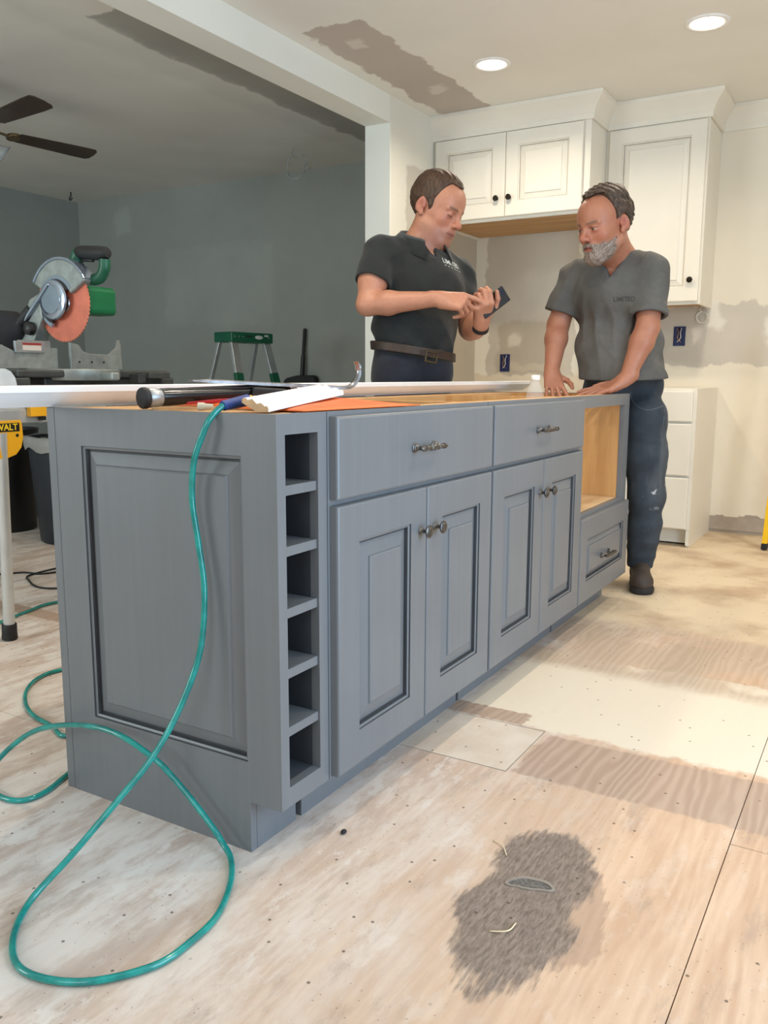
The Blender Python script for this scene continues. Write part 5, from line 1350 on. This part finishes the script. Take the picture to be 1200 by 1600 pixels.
# tucked in at the belt
bp = V3(1.9856, 0.8134, 1.0478); bn = nz(UZ+F1*0.08+L1*0.12)
S.d = np.maximum(S.d, -f_plane(XX, YY, ZZ, bp-bn*0.03, bn))
v, f = S.mesh(); m_polo = cloth_mat('dark_polo_pique', (25, 28, 27), (35, 39, 37), 7, weave=700)
polo = np_mesh('polo_shirt', v, f, m_polo, p1, it=2)
# collar
mb = MB(); NS = 36; vs = []
for i in range(NS+1):
    a_ = math.radians(28+(360-56)*i/NS); d_ = F1*math.cos(a_)+L1*math.sin(a_); fr = (1+math.cos(a_))/2
    tip = math.exp(-min(i, NS-i)/2.6)
    c0 = neck1+F1*(0.012+0.006*fr)
    top_ = c0+d_*(0.086+0.004*tip)+UZ*(0.062-0.060*fr-0.004*tip); mid = c0+d_*(0.103)+UZ*(0.047-0.060*fr); bot = c0+d_*(0.124+0.016*tip)+UZ*(0.000-0.062*fr-0.028*tip)
    inn = c0+d_*0.080+UZ*(0.004-0.070*fr)
    vs += [Vector(inn), Vector(top_), Vector(mid), Vector(bot)]
fs2 = [(i*4+k, i*4+k+1, (i+1)*4+k+1, (i+1)*4+k) for i in range(NS) for k in range(3)]
co = MB().add(vs, fs2).build('collar', m_polo, polo, smooth=True); so = co.modifiers.new('solid', 'SOLIDIFY'); so.thickness = 0.003
clip_text('shirt_logo', 'LIMITED', 0.030, Vector(V3(2.0454, 0.6658, 1.4040)), Vector(nz(L1-UZ*0.22)), Vector(nz(UZ+L1*0.22)), Vector(nz(F1*0.9+L1*0.15)), M('logo_thread_white', (206, 210, 204), 0.7), polo, polo, 0.92)
clip_text('logo_underline', '- - - - - -', 0.020, Vector(V3(2.0443, 0.6620, 1.3857)), Vector(nz(L1-UZ*0.22)), Vector(nz(UZ+L1*0.22)), Vector(nz(F1*0.9+L1*0.15)), M('logo_thread_white', (206, 210, 204), 0.7), polo, polo, 1.5)
# placket with two buttons
# trousers, belt, shoes
T1 = Field((1.5, 0.5, 0.02), (2.35, 1.2, 1.16), 0.006)
def hips1(G, e):
    G.ell(hip1, A1, (0.172+e, 0.128+e, 0.120+e), 0.05); G.ell(belly1-UZ*0.04, A1, (0.172+e, 0.136+e, 0.130+e), 0.05)
hips1(T1, 0.009)
hg = hip1-UZ*0.06; gR = V3(hg-L1*0.085); gL = V3(hg+L1*0.085)
ftR = V3(gR[0]-0.01, max(gR[1], 0.80), 0.10); ftL = V3(gL[0]+0.03, max(gL[1], 0.84), 0.10)
for g_, ft in ((gR, ftR), (gL, ftL)):
    kn = (g_+ft)/2+F1*0.02
    T1.chain([g_, kn, ft-UZ*0.05], [0.100, 0.070, 0.064], 0.05)
a, b = T1.sl(T1.lo, T1.lo+T1.h*T1.n); XX, YY, ZZ = T1.pts(a, b)
T1.d += wrinkle((XX, YY, ZZ), 0.0030, 0.9, 2.0)+ridges((XX, YY, ZZ), 0.005, [(0.3, 0.2, 0.9, 40, 0.3)])
T1.d = np.maximum(T1.d, f_plane(XX, YY, ZZ, bp+bn*0.012, bn)); T1.d = np.maximum(T1.d, 0.05-ZZ)
v, f = T1.mesh(); m_jean1 = cloth_mat('dark_navy_denim', (21, 25, 36), (31, 36, 49), 10, weave=600)
np_mesh('jeans', v, f, m_jean1, p1, it=2)
Bf = Field((1.5, 0.5, 0.90), (2.35, 1.2, 1.20), 0.004)
torso1(Bf, 0.0125); hips1(Bf, 0.0135)
a, b = Bf.sl(Bf.lo, Bf.lo+Bf.h*Bf.n); XX, YY, ZZ = Bf.pts(a, b)
Bf.d = np.maximum(Bf.d, np.abs(f_plane(XX, YY, ZZ, bp, bn))-0.018)
v, f = Bf.mesh(); belt = np_mesh('belt', v, f, M('brown_leather_belt', (58, 44, 34), 0.55, var=0.25, scale=30), p1, it=1)
bc = Vector(V3(1.8769, 0.6707, 1.0206)); be1 = Vector(nz(L1*1.0-UZ*0.16)); be3 = Vector(F1); be2 = be3.cross(be1)*-1
bvh_v = [v_.co.copy() for v_ in belt.data.vertices]
from mathutils.bvhtree import BVHTree
bv = BVHTree.FromPolygons(bvh_v, [tuple(q.vertices) for q in belt.data.polygons]); h = bv.ray_cast(bc-ORG[p1.name]+be3*0.2, -be3)
if h[0] is not None: bc = h[0]+ORG[p1.name]
mb = MB()
for du, dv, hu, hv in ((-0.027, 0, 0.004, 0.023), (0.027, 0, 0.004, 0.023), (0, 0.020, 0.030, 0.004), (0, -0.020, 0.030, 0.004), (0.006, 0, 0.020, 0.002)):
    mb.obox(bc+be3*0.004+be1*du+be2*dv, be1, be2, be3, hu, hv, 0.0035)
mb.build('buckle', M('dull_buckle', (84, 72, 56), 0.4, 0.85), belt, bevel=0.0012)
for ft in (ftR, ftL): boot(p1, V3(ft[0], ft[1], 0)-F1*0.09, V3(ft[0], ft[1], 0)+F1*0.17, 'shoe', m_boot, m_sole, lace=False)
# watch band
wd = nz(LX); wc = wrL-wd*0.018
MB().lathe(Vector(wc), Vector(wd), [(-0.009, .030), (-0.009, .0335), (0.009, .0330), (0.009, .030)], 24, cap=False).build('wristband', m_rubber, p1, smooth=40)
# phone (held: a thing of its own)
ph_a = V3(1.9304, 0.4763, 1.1941); ph_b = V3(2.0292, 0.4141, 1.2731); pd = nz(ph_b-ph_a)
pn = nz(V3(-0.62, -0.70, 0.05)-pd*(V3(-0.62, -0.70, 0.05)@pd)); ps = np.cross(pn, pd); pc_ = (ph_a+ph_b)/2+pd*0.008-pn*0.012
u = thing('smartphone', Vector(pc_), 'black smartphone held in the hand of the man in the polo shirt', 'phone')
MB().obox(pc_, pd, ps, pn, 0.070, 0.034, 0.004).build('case', m_black, u, bevel=0.003)
MB().obox(pc_+pn*0.0045+pd*0.052+ps*0.012, pd, ps, pn, 0.012, 0.012, 0.0012).build('camera_bump', M('dark_lens', (40, 46, 60), 0.15), u, bevel=0.001)
MB().obox(pc_+pn*0.0044+pd*0.005, pd, ps, pn, 0.008, 0.008, 0.0004).build('back_emblem', M('chrome_emblem', (120, 124, 134), 0.2, 0.8), u)
MB().obox(pc_-pn*0.0043, pd, ps, pn, 0.066, 0.031, 0.0003).build('screen', M('phone_glass', (20, 22, 28), 0.1), u)

# ------------------------------------------------------------------ the bearded man leaning on the far end
F2 = nz((-1, 0.06, 0)); L2 = np.cross((0, 0, 1), F2)
lean = nz(UZ+F2*0.22); A2 = [L2, nz(np.cross(lean, L2))*-1, lean]; A2[1] = nz(np.cross(lean, L2)); 
if A2[1]@F2 < 0: A2[1] = -A2[1]
p2 = thing('person', (2.66, 0.10, 0), 'bearded man in grey t-shirt and worn jeans leaning on the island end', 'person')
head2 = V3(2.3269, 0.1194, 1.5524); neck2 = V3(2.4829, 0.1004, 1.4436); sL2 = V3(2.4749, -0.0459, 1.3768); sR2 = V3(2.5151, 0.3001, 1.3679)
eL2 = V3(2.4030, -0.0572, 1.1445); wL2 = V3(2.3477, 0.0021, 0.9416); eR2 = V3(2.4914, 0.3574, 1.1702); wR2 = V3(2.3713, 0.3365, 0.9649)
chest2 = V3(2.5197, 0.1088, 1.2889); belly2 = V3(2.5576, 0.0984, 1.0793); hip2 = V3(2.6629, 0.1015, 0.8956)
G = Field((2.10, -0.36, 0.84), (3.0, 0.72, 1.80), 0.0034)
def torso2(G, e):
    G.cap(sL2-L2*0.02-UZ*0.01, sR2+L2*0.02-UZ*0.01, 0.052+e, 0.052+e, 0.02)
    G.ell(chest2, A2, (0.172+e, 0.120+e, 0.160+e), 0.05); G.ell(chest2+A2[1]*0.03, A2, (0.140+e, 0.110+e, 0.120+e), 0.04)
    G.ell(belly2, A2, (0.170+e, 0.140+e, 0.160+e), 0.06); G.ell(belly2+F2*0.035-UZ*0.015, A2, (0.135+e, 0.125+e, 0.120+e), 0.05)
    G.ell(hip2, [L2, F2, UZ], (0.168+e, 0.128+e, 0.120+e), 0.05)
    G.cap(neck2-UZ*0.015, sL2+UZ*0.015-L2*0.015, 0.055+e, 0.036+e, 0.035); G.cap(neck2-UZ*0.015, sR2+UZ*0.012+L2*0.02, 0.055+e, 0.036+e, 0.035)
torso2(G, 0.0)
Fh2 = nz((-0.86, 0.44, -0.27)); H2 = build_head(G, head2, Fh2, (-0.10, 0.06, 1), 1.13, dict(w=1.0, smile=1)); H2['gx'] = -0.003
G.cap(head2-Fh2*0.045-UZ*0.05, neck2, 0.060, 0.066, 0.03); G.cap(head2+Fh2*0.0-UZ*0.09, neck2+F2*0.015, 0.048, 0.055, 0.03)
G.chain([sL2, eL2], [0.058, 0.046], 0.03); G.chain([eL2, eL2+(wL2-eL2)*0.28, wL2], [0.045, 0.048, 0.031], 0.02)
G.chain([sR2, eR2], [0.056, 0.047], 0.03); G.chain([eR2, eR2+(wR2-eR2)*0.3, wR2], [0.046, 0.048, 0.031], 0.02)
# left hand flat on the corner of the top, fingers along the end; right hand knuckles down
build_hand(G, wL2, (-0.42, 0.76, -0.48), (-0.40, 0.25, 0.88), False, [(-20, 4, 6), (-18, 6, 6), (-16, 8, 8), (-14, 10, 8)], [(0.80, 0.75, 0.10), (0.95, 0.25, 0.20), (1, 0.1, 0.2)], 1.08, splay=5)
build_hand(G, wR2, (-0.60, -0.36, -0.66), (-0.60, -0.20, 0.77), True, [(-16, 4, 6), (-14, 6, 6), (-12, 8, 8), (-10, 10, 8)], [(0.75, 0.70, 0.10), (0.9, 0.3, 0.25), (0.95, 0.1, 0.2)], 1.03, splay=6)
v, f = G.mesh()
SK2, RD2 = (174, 117, 91), (170, 86, 70)
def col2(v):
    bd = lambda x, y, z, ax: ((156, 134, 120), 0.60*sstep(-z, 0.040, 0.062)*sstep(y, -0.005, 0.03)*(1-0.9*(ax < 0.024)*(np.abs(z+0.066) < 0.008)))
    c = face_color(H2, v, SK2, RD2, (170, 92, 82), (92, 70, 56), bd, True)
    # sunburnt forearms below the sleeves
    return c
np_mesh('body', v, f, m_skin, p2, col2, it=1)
x, y, z = H2['x'], H2['y'], H2['z']; ax = np.abs(x)
sk = np.minimum(f_ell(x, y, z, V3(0, -0.018, 0.036), np.eye(3), (0.0785, 0.1000, 0.0885)), f_ell(x, y, z, V3(0, 0.040, 0.045), np.eye(3), (0.062, 0.052, 0.053)))
strand = 0.0026*np.sin(200*x+60*y+4*np.sin(50*z))+0.0020*np.sin(260*y-140*z+50*x)
thick = 0.0075+strand+0.009*sstep(z, 0.07, 0.12)
temple = np.minimum(y-(0.012+0.25*np.maximum(0, z-0.045)), (0.112-0.25*np.maximum(0, 0.026-ax))-z)
nape = (-0.060-z)+0.0*y; earcut = 0.031-np.sqrt((y+0.016)**2+(z+0.004)**2)
hx2 = np.maximum.reduce([sk-thick, temple, nape, earcut*(ax > 0.05)-0.2*(ax <= 0.05), np.minimum(-0.006-z, y+0.034)])
shell(G, H2, hx2, 'hair', hair_mat('thinning_grey_brown_hair', (40, 30, 23), (86, 68, 54)), p2, 1)
# short grey beard and moustache
dd = H2['d']; wob = 0.0014*np.sin(300*x+80*z)+0.0014*np.sin(260*z-150*x+90*y)
jaw = np.maximum.reduce([(z+0.060)-0.25*np.maximum(0, 0.050-y)-0.20*(ax-0.03)+2.2*wob, 0.024-y+4*wob, -(0.135+z)])
lipcut = 1-np.sqrt((x/0.021)**2+((z+0.0675)/0.0085)**2+0*y); lipcut = lipcut*0.010
must = np.maximum.reduce([np.abs(z+0.0530+0.28*ax)-0.0078+wob, ax-0.037, 0.065-y])
reg = np.maximum(np.minimum(jaw, must), np.where(y > 0.06, lipcut, -1))
bx_ = np.maximum(dd-0.0035-wob*0.7, reg)
shell(G, H2, bx_, 'beard', hair_mat('grizzled_beard', (88, 71, 60), (164, 151, 140), (260, 260, 90)), p2, 1)
# t-shirt: loose, V neck, hanging hem
S = Field((2.10, -0.36, 0.84), (3.0, 0.72, 1.70), 0.004)
torso2(S, 0.017)
hem = V3(2.5236, 0.0711, 0.9358); hn = nz(UZ+F2*0.05)
S.cap(belly2-UZ*0.02, hem-UZ*0.03, 0.150, 0.152, 0.05); S.ell(hem+UZ*0.0, [L2, F2, UZ], (0.188, 0.158, 0.12), 0.05)
def slv(S, a, b, t, r0, r1): return sleeve(S, a, b, t, r0, r1)
q1, n1_ = slv(S, sL2, eL2, 0.80, 0.067, 0.082); q2, n2_ = slv(S, sR2, eR2, 0.74, 0.066, 0.080)
a, b = S.sl(S.lo, S.lo+S.h*S.n); XX, YY, ZZ = S.pts(a, b)
ls = (XX-hem[0])*L2[0]+(YY-hem[1])*L2[1]
S.d += wrinkle((XX, YY, ZZ), 0.0050, 0.9, 1.3)+ridges((XX, YY, ZZ), 0.0065, [(0.2, 0.9, 0.25, 36, 0.3), (0.1, 0.8, -0.5, 34, 1.2), (0.6, 0.4, 0.6, 30, 2.0)])
S.cap(q1-n1_*0.022, q1+n1_*0.06, 0.058, 0.074, 0.004, sub=True); S.cap(q2-n2_*0.022, q2+n2_*0.06, 0.056, 0.072, 0.004, sub=True)
S.cap(neck2-UZ*0.015, neck2+UZ*0.12, 0.078, 0.095, 0.012, sub=True)
ln = (XX-neck2[0])*L2[0]+(YY-neck2[1])*L2[1]; fn_ = (XX-neck2[0])*F2[0]+(YY-neck2[1])*F2[1]
wedge = np.maximum(np.abs(ln-0.005)-0.60*(ZZ-(neck2[2]-0.092)), -fn_); S.d = np.maximum(S.d, -wedge*0.85)
fl_ = f_plane(XX, YY, ZZ, hem, hn)
S.d = np.maximum(S.d, -fl_)
core = f_ell(XX, YY, ZZ, hem-UZ*0.02, [L2, F2, UZ], (0.176, 0.146, 0.10)); S.d = np.maximum(S.d, -np.maximum(core, fl_-0.03))
v, f = S.mesh()
t = NT('heather_grey_jersey'); P = t.objco(); n = t.noise(P, 6, 5, 0.65); w = t.noise(P, 420, 2)
cl = t.mix(t.ramp(n, 0.3, 0.7), srgb(84, 83, 80), srgb(104, 102, 98)); spots = t.ramp(t.noise(t.mapping(P, (1, 1, 0.6), (2, 5, 1)), 9, 3), 0.63, 0.70)
cl = t.mix(t.math('MULTIPLY', spots, 0.35), cl, srgb(120, 104, 96)); cl = t.mix(t.ramp(w, 0.3, 0.7, 0, 0.35), cl, srgb(66, 66, 64)); t.color(cl); t.set(Roughness=0.92); t.bump(w, 0.12, 0.001); m_tee = t.m
tee = np_mesh('t_shirt', v, f, m_tee, p2, it=2)
clip_text('shirt_logo', 'LIMITED', 0.027, Vector(V3(2.3459, 0.0352, 1.2592)), Vector(L2), Vector(UZ), Vector(nz(F2+L2*0.10)), M('faded_black_print', (58, 56, 54), 0.85), tee, tee, 0.90)
# jeans
J = Field((2.20, -0.40, 0.05), (3.15, 0.80, 1.10), 0.005)
J.ell(hip2+UZ*0.01, [L2, F2, UZ], (0.180, 0.140, 0.125), 0.05); J.ell(belly2-UZ*0.06, [L2, F2, UZ], (0.172, 0.140, 0.12), 0.05)
hipL = V3(2.5911, -0.0136, 0.7751); knL = V3(2.6103, -0.0383, 0.4199); anL = V3(2.6564, -0.0173, 0.1021)
J.chain([hipL, hipL+(knL-hipL)*0.5, knL, knL+(anL-knL)*0.45, anL], [0.098, 0.090, 0.073, 0.069, 0.060], 0.045)
hipR = hip2-L2*0.085-UZ*0.07; anR = V3(2.80, 0.33, 0.10); knR = (hipR+anR)/2+F2*0.03
J.chain([hipR, knR, anR], [0.098, 0.075, 0.062], 0.045)
a, b = J.sl(J.lo, J.lo+J.h*J.n); XX, YY, ZZ = J.pts(a, b)
J.d += wrinkle((XX, YY, ZZ), 0.0034, 1.0, 3.1)+ridges((XX, YY, ZZ), 0.007, [(0.1, 0.3, 0.95, 40, 0.3), (0.3, -0.3, 0.9, 34, 1.2)])*(0.35+0.65*np.clip((0.50-ZZ)/0.2, 0, 1))
J.d = np.maximum(J.d, f_plane(XX, YY, ZZ, hip2+UZ*0.085, UZ)); J.d = np.maximum(J.d, 0.085-ZZ)
v, f = J.mesh()
t = NT('faded_blue_denim'); P = t.pos(); X_, Y_, Z_ = t.sep(P); n = t.noise(P, 9, 5, 0.6); w = t.noise(P, 600, 2)
cl = t.mix(t.ramp(n, 0.3, 0.7), srgb(46, 53, 60), srgb(64, 72, 80))
dust = t.math('MULTIPLY', t.box((Z_,), ((0.42, 0.86),), 0.10), t.ramp(t.noise(t.mapping(P, (1, 1, 0.35)), 7, 4), 0.42, 0.68))
cl = t.mix(t.math('MULTIPLY', dust, 0.45), cl, srgb(120, 124, 126))
splat = t.math('MULTIPLY', t.box((Z_,), ((0.38, 0.47),), 0.02), t.ramp(t.noise(P, 26, 4), 0.60, 0.68))
cl = t.mix(t.math('MULTIPLY', splat, 0.85), cl, srgb(206, 210, 210)); cl = t.mix(t.ramp(w, 0.3, 0.7, 0, 0.3), cl, srgb(30, 40, 56))
t.color(cl); t.set(Roughness=0.9); t.bump(w, 0.15, 0.001); m_jean2 = t.m
jn = np_mesh('jeans', v, f, m_jean2, p2, it=2)
# pocket seam and belt loop on the visible hip
jb = BVHTree.FromPolygons([q.co.copy() for q in jn.data.vertices], [tuple(q.vertices) for q in jn.data.polygons])
def on_jeans(pts, d=Vector((-0.93, -0.36, 0))):
    out = []
    for q in pts:
        h = jb.ray_cast(Vector(q)-ORG[p2.name]+d*0.4, -d)
        if h[0] is not None: out.append(h[0]+ORG[p2.name]+d*0.0005)
    return out
seam = on_jeans(spline([V3(2.5346, 0.0353, 0.8810), V3(2.5350, 0.0192, 0.8317), V3(2.5568, -0.0262, 0.8044), V3(2.5960, -0.0869, 0.8211)], 6))
if len(seam) > 3: MB().tube(seam, 0.0016, 6).build('pocket_seam', M('denim_stitch', (96, 104, 112), 0.9), jn, smooth=True)
seam = on_jeans([Vector(V3(2.5966, -0.0931, 0.8046)).lerp(Vector(V3(2.5885, -0.0855, 0.4687)), k/10) for k in range(11)])
if len(seam) > 3: MB().tube(seam, 0.0014, 6).build('side_seam', M('denim_stitch', (96, 104, 112), 0.9), jn, smooth=True)
bt = V3(anL[0], anL[1], 0)
boot(p2, bt-nz((-0.95, -0.30, 0))*0.09, bt+nz((-0.95, -0.30, 0))*0.20, 'boot', m_boot, m_sole, ht=0.14)
boot(p2, V3(2.88, 0.33, 0), V3(2.60, 0.36, 0), 'boot', m_boot, m_sole, ht=0.14)
